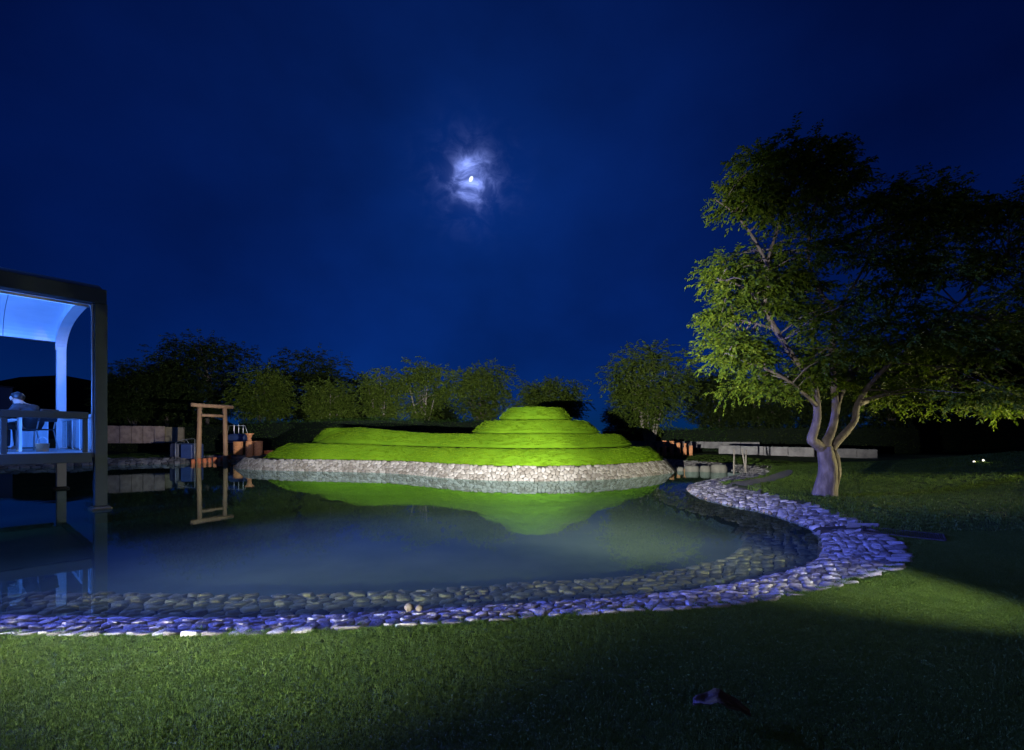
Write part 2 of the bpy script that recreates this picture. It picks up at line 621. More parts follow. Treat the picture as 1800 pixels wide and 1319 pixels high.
def lawn_rise(x, y):
    """height of the open lawn"""
    z = z_edge(x, y) + .014
    z = z + 0.95 * sstep(6.5, 17, x) * sstep(3.0, 11, y) * (1 - .85 * sstep(11, 20, y))    # the bank on the right
    z = z + .05 * np.sin(x * .7 + 1) * np.sin(y * .5) * sstep(4, 9, np.hypot(x, y))
    return z


def height(pts):
    """ground height under water, on the stone bank and on the lawn"""
    pts = np.asarray(pts, float)
    x, y = pts[:, 0], pts[:, 1]
    near = (x > -30) & (x < 14) & (y > 0) & (y < 34)
    z = lawn_rise(x, y)
    if near.any():
        q = pts[near]
        dw, dl = seg_dist(q, WL), seg_dist(q, LL)
        iw, il = inside(q, WL), inside(q, LL)
        ze = z_edge(q[:, 0], q[:, 1])
        zz = z[near]
        zb = .01 + (ze - .01) * (dw / (dw + dl + 1e-6)) ** .8
        zu = np.where(dw < .86, -.028 - .11 * np.minimum(dw, .86), -.115 - .12 * np.clip((dw - .86) / .06, 0, 1))
        zl = ze + (zz - ze) * np.clip(dl / .05, 0, 1)
        z[near] = np.where(iw, zu, np.where(il, zb, zl))
    return z


def gz(x, y):
    return float(height(np.array([[x, y]]))[0])


def axis(parts):
    out = []
    for (a, b, st) in parts:
        out += list(np.arange(a, b, st))
    return np.array(out)


gx = axis([(-1600, -400, 300), (-400, -100, 60), (-100, -30, 8), (-30, -8, .3), (-8, 6.2, .07), (6.2, 26, .25), (26, 100, 6), (100, 400, 60), (400, 1601, 300)])
gy = axis([(-60, -6, 9), (-6, 1.8, .3), (1.8, 6.8, .045), (6.8, 14, .075), (14, 32, .16), (32, 60, 2), (60, 400, 40), (400, 2401, 400)])
GX, GY = np.meshgrid(gx, gy)
gp = np.stack([GX.ravel(), GY.ravel()], 1)
gzv = height(gp)
nx = len(gx)
ii, jj = np.meshgrid(np.arange(nx - 1), np.arange(len(gy) - 1))
a0 = (jj * nx + ii).ravel()
quads = np.stack([a0, a0 + 1, a0 + nx + 1, a0 + nx], 1)
qc = gp[quads].mean(1)
nearq = (qc[:, 0] > -30) & (qc[:, 0] < 14) & (qc[:, 1] > 0) & (qc[:, 1] < 34)
in_l = np.zeros(len(qc), bool)
in_l[nearq] = inside(qc[nearq], LL)
in_w = np.zeros(len(qc), bool)
dwq = np.full(len(qc), 9.0)
cand = np.where(in_l)[0]
in_w[cand] = inside(qc[cand], WL)
dwq[cand] = seg_dist(qc[cand], WL)
bed = in_w & (dwq > .87)
bank = in_l & ~bed


def sub_grid(name, mask, mat):
    f = quads[mask]
    used, inv = np.unique(f, return_inverse=True)
    v = np.column_stack([gp[used], gzv[used]])
    return np_mesh(name, v, inv.reshape(f.shape), mat, None, True)


tag(sub_grid('lawn', ~in_l, M['soil']), kind='structure')
tag(sub_grid('pond_bed', bed, M['silt']), kind='structure')
pond_bank = tag(sub_grid('pond_bank', bank, M['mortar']), kind='structure')

# water sheet, its rim tucked under the stones
cen = WL.mean(0)
wv = [(p[0], p[1], 0.0) for p in WL]
me = bpy.data.meshes.new('pond_water')
me.from_pydata(wv, [], [tuple(range(len(wv)))])
me.update()
tag(link_mesh('pond_water', me, M['water']), kind='structure')

# ------------------------------------------------------------------ stones: every one its own cut polygon


def clip_poly(poly, m, n):
    out = []
    k = len(poly)
    for i in range(k):
        a, b = poly[i], poly[(i + 1) % k]
        da = (a[0] - m[0]) * n[0] + (a[1] - m[1]) * n[1]
        db = (b[0] - m[0]) * n[0] + (b[1] - m[1]) * n[1]
        if da <= 0:
            out.append(a)
        if (da < 0) != (db < 0) and da != db:
            t = da / (da - db)
            out.append((a[0] + (b[0] - a[0]) * t, a[1] + (b[1] - a[1]) * t))
    return out


def voronoi_cells(pts, s, planes=()):
    """cut cells round scattered points; only neighbours within 2.6 s matter"""
    grid = {}
    for i, p in enumerate(pts):
        grid.setdefault((int(p[0] // (2 * s)), int(p[1] // (2 * s))), []).append(i)
    cells = []
    for i, p in enumerate(pts):
        cx, cy = int(p[0] // (2 * s)), int(p[1] // (2 * s))
        nb = []
        for a in (-1, 0, 1):
            for b in (-1, 0, 1):
                nb += grid.get((cx + a, cy + b), [])
        ds = sorted(((pts[j][0] - p[0]) ** 2 + (pts[j][1] - p[1]) ** 2, j) for j in nb if j != i)[:16]
        h = .85 * s
        poly = [(p[0] - h, p[1] - h * .6), (p[0] - h * .6, p[1] - h), (p[0] + h * .6, p[1] - h), (p[0] + h, p[1] - h * .6), (p[0] + h, p[1] + h * .6), (p[0] + h * .6, p[1] + h), (p[0] - h * .6, p[1] + h), (p[0] - h, p[1] + h * .6)]
        for pm_, pn_ in planes:
            poly = clip_poly(poly, pm_, pn_)
        for d2, j in ds:
            if len(poly) < 3:
                break
            q = pts[j]
            poly = clip_poly(poly, ((p[0] + q[0]) / 2, (p[1] + q[1]) / 2), (q[0] - p[0], q[1] - p[1]))
            if len(poly) < 3:
                break
        if len(poly) >= 3:
            cells.append((i, poly))
    return cells


def scatter(x0, x1, y0, y1, s, jit=.36):
    pts = []
    r = 0
    y = y0
    while y < y1:
        x = x0 + (s / 2 if r % 2 else 0)
        while x < x1:
            pts.append((x + random.uniform(-jit, jit) * s, y + random.uniform(-jit, jit) * s * .9))
            x += s
        y += s * .87
        r += 1
    return np.array(pts)


def stone_rings(poly, c, gap):
    """outline rounded at the corners and drawn in from the joints"""
    n = len(poly)
    out = []
    for i in range(n):
        a, b, d = poly[i - 1], poly[i], poly[(i + 1) % n]
        for (q, w) in ((a, .25), (d, .25)):
            out.append((b[0] * (1 - w) + q[0] * w, b[1] * (1 - w) + q[1] * w))
    # drop points that are nearly the same
    res = []
    for p in out:
        if not res or math.hypot(p[0] - res[-1][0], p[1] - res[-1][1]) > gap * 1.2:
            res.append(p)
    rr = []
    for p in res:
        dx, dy = p[0] - c[0], p[1] - c[1]
        d = math.hypot(dx, dy) + 1e-6
        k = max(.3, 1 - gap / d)
        rr.append((c[0] + dx * k, c[1] + dy * k))
    return rr


def stone_geo(ring, c, zf, th, dome, tilt=.10):
    """zf maps (x, y) points to ground height; returns verts, faces"""
    n = len(ring)
    tx, ty = random.uniform(-tilt, tilt), random.uniform(-tilt, tilt)
    allp = list(ring) + [(c[0] + (p[0] - c[0]) * .95, c[1] + (p[1] - c[1]) * .95) for p in ring] + [(c[0] + (p[0] - c[0]) * .66, c[1] + (p[1] - c[1]) * .66) for p in ring] + [c]
    return allp, n, tx, ty, th, dome


def make_stones(cells, pts, gap, th, zfun, to3d=None, rough=.06, dome0=.25, dome1=.5, tilt=.10):
    """list of (centre3d, verts, faces)"""
    recs, flat = [], []
    for i, poly in cells:
        c = (sum(p[0] for p in poly) / len(poly), sum(p[1] for p in poly) / len(poly))
        ring = stone_rings(poly, c, gap)
        if len(ring) < 5:
            continue
        rec = stone_geo(ring, c, None, th * random.uniform(.7, 1.5), random.uniform(dome0, dome1), tilt)
        recs.append((c, rec))
        flat += rec[0]
    zs = zfun(np.array(flat))
    out = []
    k = 0
    for c, (allp, n, tx, ty, t, dome) in recs:
        z = zs[k:k + len(allp)]
        k += len(allp)
        vs_ = []
        for q, p in enumerate(allp):
            lift = (-.02, t * .72, t, t * (1 + dome * .35))[min(q // n, 3)]
            if q >= n:
                lift += (p[0] - c[0]) * tx + (p[1] - c[1]) * ty
                lift += random.uniform(-rough, rough) * t
            vs_.append((p[0], p[1], z[q] + lift) if to3d is None else to3d(p[0], p[1], lift))
        fs = []
        for i in range(n):
            j = (i + 1) % n
            fs += [(i, j, n + j, n + i), (n + i, n + j, 2 * n + j, 2 * n + i), (2 * n + i, 2 * n + j, 3 * n)]
        out.append((vs_, fs))
    return out


def screen_size(vs_):
    a = np.array(vs_)
    if a[:, 1].min() < .5:
        return 0
    u = HX + FPX * a[:, 0] / a[:, 1]
    v = HY + FPX * (CH - a[:, 2]) / a[:, 1]
    if u.max() < 0 or u.min() > 1800 or v.min() > 1319:
        return 0
    return (u.max() - u.min()) * (v.max() - v.min())


def place_stones(stones, parent, mat, limit, name, rest_name, wet=None):
    order = sorted(range(len(stones)), key=lambda i: -screen_size(stones[i][0]))
    rest, rest_wet = MB(), MB()
    for k, i in enumerate(order):
        vs_, fs = stones[i]
        if k < limit:
            c = np.mean(np.array(vs_), 0)
            me = bpy.data.meshes.new(name)
            me.from_pydata([tuple(np.array(v) - c) for v in vs_], [], fs)
            me.update()
            o = link_mesh(name, me, wet if (wet and c[2] < -.012) else mat, parent, True)
            o.location = c
        else:
            (rest_wet if wet and np.mean([v[2] for v in vs_]) < -.012 else rest).add(vs_, fs)
    if rest.v:
        tag(rest.build(rest_name, mat, parent, True), kind='stuff')
    if rest_wet.v:
        tag(rest_wet.build('submerged_stones', wet, parent, True), kind='stuff')


INLET_A, INLET_B = np.array([4.02, 6.35]), np.array([4.75, 5.72])


def inlet_d(p):
    ab = INLET_B - INLET_A
    t = np.clip(((p - INLET_A) @ ab) / (ab @ ab), 0, 1)
    return np.hypot(*(p - INLET_A - t[:, None] * ab).T)


stones = []
for (x0, x1, y0, y1, s, gap, th) in ((-7.5, 6.5, 2.2, 6.9, .086, .0028, .013), (2.5, 10.5, 6.9, 25, .125, .004, .018), (-28, 2.5, 15, 29.5, .28, .008, .04)):
    pts = scatter(x0, x1, y0, y1, s)
    keep = inside(pts, LL)
    iw = inside(pts, WL)
    dw = seg_dist(pts, WL)
    under = .84 if s < .125 else (.7 if s < .2 else .35)
    keep &= (~iw) | (dw < under)
    keep &= seg_dist(pts, LL) > s * .42
    if s < .125:                              # below the waterline the paving is coarser
        pu = scatter(x0, x1, y0, y1, .13, .36)
        iu, du = inside(pu, WL), seg_dist(pu, WL)
        pu = pu[iu & (du < under) & (du > .05)]
        pts = np.concatenate([pts[keep & (~iw) & (dw > .03)], pu])
        s = .13
    else:
        pts = pts[keep]
    if s < .2:
        pts = pts[inlet_d(pts) > .20]
    # a gap in the joints just at the foot of the submerged slope
    cells = voronoi_cells(pts, s)
    if s == .13:
        isu = inside(pts, WL)
        stones += make_stones([c for c in cells if isu[c[0]]], pts, .009, .022, height, None, .16, .2, .6, .10)
        cells = [c for c in cells if not isu[c[0]]]
    stones += make_stones(cells, pts, gap, th, height, None, .16, .05, .4, .14)
place_stones(stones, pond_bank, M['stone'], 300, 'stone', 'small_stones', M['wet'])
print('bank stones', len(stones))

# ------------------------------------------------------------------ island: stone wall and terraced mound
isl_pts = [P(412, 823), P(445, 826), P(500, 828), P(560, 829), P(620, 830.3), P(680, 832), P(735, 836), P(790, 841), P(850, 844.5), P(920, 846), P(990, 845.8), P(1060, 843.5),
           P(1120, 839), P(1160, 834.5), P(1186, 829.5), (6.75, 19.2), (6.2, 21.5), (4.6, 23.3), (2.2, 24.1), (-.2, 23.8), (-2.4, 22.8), (-5, 22.6), (-8, 23.4), (-10.6, 24.2), (-12.2, 23.9), (-12.6, 22), (-12.3, 20.4)]
IW = catmull(isl_pts, True, 12)
# resample evenly
seg = np.hypot(*(np.roll(IW, -1, 0) - IW).T)
cum = np.concatenate([[0], np.cumsum(seg)])
ISL_LEN = cum[-1]
NI = 260


def at_len(loop, cumv, s):
    n = len(loop)
    s = np.mod(s, cumv[-1])
    k = np.clip(np.searchsorted(cumv, s, 'right') - 1, 0, n - 1)
    t = (s - cumv[k]) / np.maximum(cumv[k + 1] - cumv[k], 1e-9)
    return loop[k] * (1 - t)[:, None] + loop[(k + 1) % n] * t[:, None]


IS = at_len(IW, cum, np.linspace(0, ISL_LEN, NI, endpoint=False))


def loop_normals(L):
    t = np.roll(L, -1, 0) - np.roll(L, 1, 0)
    t /= np.linalg.norm(t, axis=1)[:, None]
    n = np.stack([-t[:, 1], t[:, 0]], 1)          # loop runs counter-clockwise seen from above
    return n, t


def shrink(L, d, steps=None):
    steps = steps or max(2, int(d / .05))
    L = L.copy()
    for _ in range(steps):
        n, t = loop_normals(L)
        L = L + n * (d / steps)
        lap = .5 * (np.roll(L, 1, 0) + np.roll(L, -1, 0)) - L
        L = L + .5 * t * (lap * t).sum(1)[:, None] + .12 * lap
    return L


area = .5 * np.sum(IS[:, 0] * np.roll(IS[:, 1], -1) - np.roll(IS[:, 0], -1) * IS[:, 1])
assert area > 0
WALL_H = .43
wall_top = shrink(IS, .42)
island = tag(empty('island_wall', (0, 0, 0)), 'pale rubble stone retaining wall sloping out of the water round the island', 'stone wall')
wb = MB()
foot = IS - loop_normals(IS)[0] * .12
inner = shrink(wall_top, .5)
for (L, z) in ((foot, -.36), (IS, -.02), (wall_top, WALL_H - .02), (inner, WALL_H - .01)):
    wb.v += [(p[0], p[1], z) for p in L]
for k in range(3):
    for i in range(NI):
        j = (i + 1) % NI
        wb.f.append((k * NI + i, k * NI + j, (k + 1) * NI + j, (k + 1) * NI + i))
wb.build('wall_core', M['mortar'], island)

# wall stones in (along, up) coordinates, wrapped on the sloping face
cumI = np.concatenate([[0], np.cumsum(np.hypot(*(np.roll(IS, -1, 0) - IS).T))])
nrmI = loop_normals(IS)[0]
SL = math.hypot(.42, WALL_H)


def wall3d(s, t, lift):
    base = at_len(IS, cumI, np.array([s]))[0]
    k = min(int(np.searchsorted(cumI, s % cumI[-1], 'right') - 1), NI - 1)
    n = nrmI[k]
    f = t / SL
    top = base + n * .42
    p = base * (1 - f) + top * f
    nz = .42 / SL
    nh = WALL_H / SL
    return (p[0] - n[0] * nh * lift, p[1] - n[1] * nh * lift, f * WALL_H + nz * lift)


VIS = cumI[int(NI * .60)]
pts = scatter(-.5, VIS, -.10, SL + .02, .160, .44)
pts = pts[(pts[:, 1] < SL - .01)]
wst = make_stones(voronoi_cells(pts, .160, [((0, SL), (0, 1)), ((0, -.06), (0, -1))]), pts, .0045, .020, lambda a: np.zeros(len(a)), wall3d, .10, .0, .12, .05)
place_stones(wst, island, M['wstone'], 300, 'stone', 'small_stones')
print('wall stones', len(wst))

mound = tag(empty('terraced_mound', (0.95, 18.8, WALL_H)), 'bright green grass keyhole mound with stepped terraces on the stone edged island', 'mound')
CXY = np.array([.95, 18.8])


def left_shift(L, s):
    f = sstep(-2.0, -10.8, L[:, 0])
    out = L.copy()
    out[:, 0] += s * f
    return out


def circle(r, n=140):
    a = np.linspace(0, 2 * math.pi, n, endpoint=False)
    wob = 1 + .012 * np.sin(3 * a + 1) + .008 * np.sin(7 * a)
    return np.stack([CXY[0] + r * wob * np.cos(a), CXY[1] + r * wob * np.sin(a)], 1)


T1b = left_shift(shrink(IS, .53), .75)
T1t = left_shift(shrink(IS, 1.08), 1.2)
T2b = left_shift(shrink(IS, 1.62), 1.5)
T2t = left_shift(shrink(IS, 2.20), 2.9)


def z_front(L, z_round, z_left):
    """the square part climbs towards its far left end"""
    f = sstep(-2.2, -8.0, L[:, 0])
    return z_round + (z_left - z_round) * f


def terrace(name, base, zb, top, zt, LED=True):
    n = len(base)
    rings = []
    K = 7
    for k in range(K + 1):
        f = k / K
        g = f ** .92
        L = base * (1 - f) + top * f
        z = zb * (1 - g) + zt * g
        z = z + (.04 * math.sin(math.pi * f))
        rings.append(np.column_stack([L, z]))
    cc = top.mean(0)
    # rounded lip then inward over the flat
    for (q, dz) in ((.05, .02), (.14, -.05), (.55, -.08)):
        Ls = shrink(top, q, 4) if q < .5 else shrink(top, .5, 8)
        rings.append(np.column_stack([Ls, zt + (dz if LED else max(dz, 0.01))]))
    v = np.concatenate(rings)
    # uneven turf
    for i in range(len(v)):
        p = Vector((v[i, 0] * 1.1, v[i, 1] * 1.1, v[i, 2] * 2))
        v[i, 2] += .014 * mnoise.noise(p) + .006 * mnoise.noise(p * 3.1)
    f = []
    for k in range(len(rings) - 1):
        for i in range(n):
            j = (i + 1) % n
            f.append((k * n + i, k * n + j, (k + 1) * n + j, (k + 1) * n + i))
    m = MB()
    m.add(v - np.array([.95, 18.8, WALL_H]), f)
    last = (len(rings) - 1) * n
    m.f.append(tuple(range(last, last + n)))
    return m.build(name, M['mound'], mound, True), v, np.array(f)


surf = []
zb1 = np.full(NI, WALL_H - .03)
surf.append(terrace('terrace', T1b, zb1, T1t, z_front(T1t, .91, 1.02)))
surf.append(terrace('terrace', T2b, z_front(T2b, .80, .90), T2t, z_front(T2t, 1.41, 1.76), False))
c3b, c3t, c4b, c4t = circle(2.75), circle(2.1), circle(1.62), circle(1.06)
o140 = np.ones(140)
surf.append(terrace('terrace', c3b, o140 * 1.29, c3t, o140 * 1.93))
surf.append(terrace('terrace', c4b, o140 * 1.81, c4t, o140 * 2.48, False))

def lip_shade_strip(base, top, zb, zt, z_hi):
    """dark strip at a terrace foot, painting the shade line behind the lip below"""
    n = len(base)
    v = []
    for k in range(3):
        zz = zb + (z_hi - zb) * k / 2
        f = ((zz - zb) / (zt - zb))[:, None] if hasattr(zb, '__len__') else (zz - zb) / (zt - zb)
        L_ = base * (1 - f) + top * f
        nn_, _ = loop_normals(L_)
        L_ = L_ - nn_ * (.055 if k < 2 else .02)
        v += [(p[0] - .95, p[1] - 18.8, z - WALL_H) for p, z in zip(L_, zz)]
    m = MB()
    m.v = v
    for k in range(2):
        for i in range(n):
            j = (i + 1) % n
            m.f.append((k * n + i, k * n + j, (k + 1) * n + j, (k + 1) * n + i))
    m.build('lip_shade', M['mortar'], mound, True)  # mortar's dark colour reused to paint the lip's shade


lip_shade_strip(T2b, T2t, z_front(T2b, .80, .90), z_front(T2t, 1.41, 1.76), z_front(T2b, .955, 1.065))
lip_shade_strip(c3b, c3t, o140 * 1.29, o140 * 1.93, o140 * 1.475)
lip_shade_strip(c4b, c4t, o140 * 1.81, o140 * 2.48, o140 * 1.985)

# ------------------------------------------------------------------ grass: small tufts instanced on measured points (uncountable)


def tuft_mesh(name, blades, spread, h0, h1, w, mat, lean=.5):
    v, f = [], []
    for _ in range(blades):
        x, y = random.uniform(-spread, spread), random.uniform(-spread, spread)
        h = random.uniform(h0, h1)
        a = random.uniform(0, 2 * math.pi)
        l = random.uniform(.1, lean) * h
        dx, dy = math.cos(a), math.sin(a)
        px, py = -dy * w / 2, dx * w / 2
        k = len(v)
        v += [(x - px, y - py, -.01), (x + px, y + py, -.01), (x + px * .8 + dx * l * .35, y + py * .8 + dy * l * .35, h * .6), (x - px * .8 + dx * l * .35, y - py * .8 + dy * l * .35, h * .6), (x + dx * l, y + dy * l, h)]
        f += [(k, k + 1, k + 2, k + 3), (k + 3, k + 2, k + 4)]
    me = bpy.data.meshes.new(name)
    me.from_pydata(v, [], f)
    me.update()
    me.materials.append(mat)
    return bpy.data.objects.new(name, me)       # not linked: only the source of the tufts below


def grass_field(name, pts, tuft, smin, smax, parent=None, seed=1):
    me = bpy.data.meshes.new(name)
    me.vertices.add(len(pts))
    me.vertices.foreach_set('co', np.asarray(pts, np.float32).ravel())
    me.update()
    o = link_mesh(name, me, tuft.data.materials[0], parent)
    ng = bpy.data.node_groups.new(name, 'GeometryNodeTree')
    ng.interface.new_socket('Geometry', in_out='INPUT', socket_type='NodeSocketGeometry')
    ng.interface.new_socket('Geometry', in_out='OUTPUT', socket_type='NodeSocketGeometry')
    N, L = ng.nodes, ng.links
    gi, go = N.new('NodeGroupInput'), N.new('NodeGroupOutput')
    iop = N.new('GeometryNodeInstanceOnPoints')
    oi = N.new('GeometryNodeObjectInfo')
    oi.inputs['Object'].default_value = tuft
    rv = N.new('FunctionNodeRandomValue')
    rv.data_type = 'FLOAT_VECTOR'
    rv.inputs[0].default_value = (-.12, -.12, 0)
    rv.inputs[1].default_value = (.12, .12, 6.283)
    rs = N.new('FunctionNodeRandomValue')
    rs.data_type = 'FLOAT'
    rs.inputs[2].default_value = smin
    rs.inputs[3].default_value = smax
    rs.inputs['Seed'].default_value = seed
    L.new(gi.outputs[0], iop.inputs['Points'])
    L.new(oi.outputs['Geometry'], iop.inputs['Instance'])
    L.new(rv.outputs[0], iop.inputs['Rotation'])
    L.new(rs.outputs[1], iop.inputs['Scale'])
    L.new(iop.outputs[0], go.inputs[0])
    md = o.modifiers.new('grass', 'NODES')
    md.node_group = ng
    return tag(o, kind='stuff')


tuft_near = tuft_mesh('grass_tuft', 70, .028, .006, .0135, .0022, M['grass'], 1.3)
tuft_mid = tuft_mesh('grass_tuft', 40, .08, .015, .04, .007, M['grass'], .8)
tuft_mound = tuft_mesh('mound_tuft', 40, .075, .012, .030, .007, M['mgrass'], 1.2)


def lawn_points(x0, x1, y0, y1, s, dmin=.0):
    p = scatter(x0, x1, y0, y1, s, .5)
    in_view = (np.abs(p[:, 0]) < p[:, 1] * 1.35 + 1.8)
    p = p[in_view]
    p = p[~inside(p, LL)]
    if dmin:
        p = p[seg_dist(p, LL) > dmin]
    return p


pn = lawn_points(-5.5, 7.5, .7, 5.6, .031)
pm = np.concatenate([lawn_points(-1, 22, 5.6, 16, .13), lawn_points(7.5, 10, 2.5, 5.6, .10)])
tag(grass_field('lawn_grass', np.column_stack([pn, height(pn)]), tuft_near, .7, 1.1), 'short mown dark green grass of the lawn in the foreground', 'grass')
pf = lawn_points(3, 12, 15, 27, .24)
pl = lawn_points(-24, -10, 20, 30, .28)
pm = np.concatenate([pm, pf, pl])
path_px = [(1272, 851), (1300, 844), (1340, 837), (1382, 830), (1394, 833), (1370, 841), (1335, 849), (1318, 857), (1338, 866), (1300, 859)]
path_loop = catmull([P(a, b, .2) for a, b in path_px], True, 4)
pm = pm[~inside(pm, path_loop)]
tag(grass_field('lawn_grass', np.column_stack([pm, height(pm)]), tuft_mid, .6, 1.3), 'short grass of the lawns round the tree and beyond the pond', 'grass')
# taller unmown blades hanging over the edge of the near lawn
pe = at_len(LL, np.concatenate([[0], np.cumsum(np.hypot(*(np.roll(LL, -1, 0) - LL).T))]), rng.uniform(0, 42, 900))
pe = pe[(pe[:, 1] < 7) & (pe[:, 1] > 1)]
ze_ = lawn_rise(pe[:, 0], pe[:, 1])
tag(grass_field('edge_grass', np.column_stack([pe + rng.normal(0, .02, pe.shape), ze_ - .008]), tuft_near, .7, 1.35), 'longer grass overhanging the stone edge of the near lawn', 'grass')

mp = []
for (o_, v, f) in surf:
    f = f[(0 if o_ is surf[0][0] else len(f) * 2 // 10):len(f) * 8 // 10]
    A, B, Cc, Dd = v[f[:, 0]], v[f[:, 1]], v[f[:, 2]], v[f[:, 3]]
    ar = .5 * np.linalg.norm(np.cross(Cc - A, Dd - B), axis=1)
    cy = (A[:, 1] + Cc[:, 1]) / 2
    n = rng.poisson(ar * 150)
    for a, b, c, d, k in zip(A, B, Cc, Dd, n):
        for _ in range(k):
            u, w = random.random(), random.random()
            mp.append((a * (1 - u) + b * u) * (1 - w) + (d * (1 - u) + c * u) * w)
mp = np.array(mp) - np.array([.95, 18.8, WALL_H])
mp = mp[mp[:, 1] < 4.2]
grass_field('mound_grass', mp, tuft_mound, .55, 1.15, mound)
print('tufts', len(pn), len(pm), len(mp))

# ------------------------------------------------------------------ path, grate and sluice by the right bank


def ground_sheet(name, px_pts, z0, mat, lift=.006):
    loop = catmull([P(a, b, z0) for a, b in px_pts], True, 4)
    m = MB()
    zs = height(loop) + lift
    c = loop.mean(0)
    n = len(loop)
    rings = [loop * (1 - k / 6) + c * (k / 6) for k in range(6)]
    for L in rings:
        zz = height(L) + lift
        m.v += [(p[0], p[1], z) for p, z in zip(L, zz)]
    m.v.append((c[0], c[1], gz(*c) + lift))
    for k in range(5):
        for i in range(n):
            j = (i + 1) % n
            m.f.append((k * n + i, k * n + j, (k + 1) * n + j, (k + 1) * n + i))
    for i in range(n):
        m.f.append((5 * n + i, 5 * n + (i + 1) % n, 6 * n))
    return m.build(name, mat, None, True)


tag(ground_sheet('path', [(1272, 851), (1300, 844), (1340, 837), (1382, 830), (1394, 833), (1370, 841), (1335, 849), (1318, 857), (1338, 866), (1300, 859)], .2, M['path'], .012), kind='structure')

sl = tag(empty('sluice', (4.36, 6.02, 0)), 'dark water inlet with a tilted concrete slab in the right bank', 'sluice')
slab = MB().bbox((0, 0, 0), (.34, .16, .03), .008)
so = slab.build('slab', M['block'], sl)
so.location = (.20, -.10, .12)
so.rotation_euler = (R(28), R(-6), R(-50))
ch = MB()
ad = (INLET_B - INLET_A) / np.linalg.norm(INLET_B - INLET_A)
ang_in = math.atan2(ad[1], ad[0])
for s_ in (-1, 1):
    ch.bbox((.0 - s_ * ad[1] * .20, s_ * ad[0] * .20, .0), (.42, .05, .16), .01, ang_in)
ch.build('channel_side', M['mortar'], sl)

gr = empty('drain_grate', (0, 0, 0))
tag(gr, 'long dark metal drain grate lying in the grass beside the stone bank', 'grate')
ga, gb = Vector((*P(1515, 922, .2), 0)), Vector((*P(1660, 936, .2), 0))
gdir = (gb - ga)
glen = gdir.length
gdir.normalize()
gper = Vector((-gdir.y, gdir.x, 0))
gzz = gz((ga.x + gb.x) / 2, (ga.y + gb.y) / 2) + .010
grz = math.atan2(gdir.y, gdir.x)
gr.location = (ga.x, ga.y, gzz)
gr.rotation_euler = (0, 0, grz)
GW = .42
fr = MB()
fr.box((glen / 2, -GW / 2, 0), (glen, .014, .012)).box((glen / 2, GW / 2, 0), (glen, .014, .012)).box((0, 0, 0), (.014, GW - .02, .012)).box((glen, 0, 0), (.014, GW - .02, .012))
fr.build('frame', M['grate'], gr)
bar = MB().box((0, 0, -.002), (.005, GW - .02, .008)).build('bar', M['grate'], gr)
nb = int(glen / .022)
bar.location = (glen / (nb + 1), 0, 0)
for k in range(1, nb):
    b2 = bar.copy()
    C.objects.link(b2)
    b2.location = (glen * (k + 1) / (nb + 1), 0, 0)
cb = MB().box((glen / 2, 0, -.012), (glen - .02, .006, .012)).build('cross_bar', M['grate'], gr)
for k in range(-5, 6):
    if k:
        b2 = cb.copy()
        C.objects.link(b2)
        b2.location = (0, k * GW / 12, 0)

# two round cobbles standing proud on the near bank
for (px, py, r, lab) in ((719, 1082, .030, 'round beige cobble standing proud of the bank stones, larger of the two'), (737, 1084, .024, 'small round beige cobble beside the larger one on the near bank')):
    x, y = P(px, py, .05)
    m = MB()
    for i in range(7):
        pass
    prof = [(.001, -.9), (.55, -.75), (.9, -.3), (1.0, .1), (.85, .55), (.5, .85), (.001, 1.0)]
    m.lathe([(a * r * 1.15, b * r) for a, b in prof], n=14)
    m.v = [(v[0] * (1 + .1 * mnoise.noise(Vector(v) * 30)), v[1], v[2] * (1 + .12 * mnoise.noise(Vector(v) * 25))) for v in m.v]
    o = m.build('cobble', M['cobble'], None, True)
    o.location = (x, y, gz(x, y) + .026 + r * .72)
    tag(o, lab, 'cobble', 'loose cobbles on the bank')

# stone blocks across the channel
labs = ['smallest grey stone block in the channel, next to the island wall', 'wide flat grey stone block in the channel, second from the island',
        'short grey stone block in the channel, third from the island', 'largest grey stone block in the channel, nearest the right bank']
for (pxa, pxb, ytop, ybase, lab) in ((1191, 1203, 823, 828.5, labs[0]), (1206, 1231, 820.5, 829.5, labs[1]), (1232, 1250, 820.5, 830, labs[2]), (1252, 1281, 818.5, 831, labs[3])):
    x, y = P((pxa + pxb) / 2, ybase, 0)
    w = (pxb - pxa) / FPX * y
    h = (ybase - ytop) / FPX * y + .03
    m = MB()
    prof = [(.80, -.40), (.96, -.02), (1.0, h * .45), (.93, h * .8), (.78, h), (.001, h * 1.03)]
    m.lathe([(a, b) for a, b in prof], n=12)
    sx, sy = w / 2, w * .42
    m.v = [((v[0] * sx) * (1 + .10 * mnoise.noise(Vector(v) * 2.3 + Vector((pxa, 0, 0)))), v[1] * sy, v[2] * (1 + .08 * mnoise.noise(Vector(v) * 3 + Vector((0, pxa, 0))))) for v in m.v]
    o = m.build('stone_block', M['block'], None, True)
    o.location = (x, y + sy * .5, 0)
    tag(o, lab, 'stone block', 'stone blocks crossing the channel')

# ------------------------------------------------------------------ garden floodlights (their light lives here)


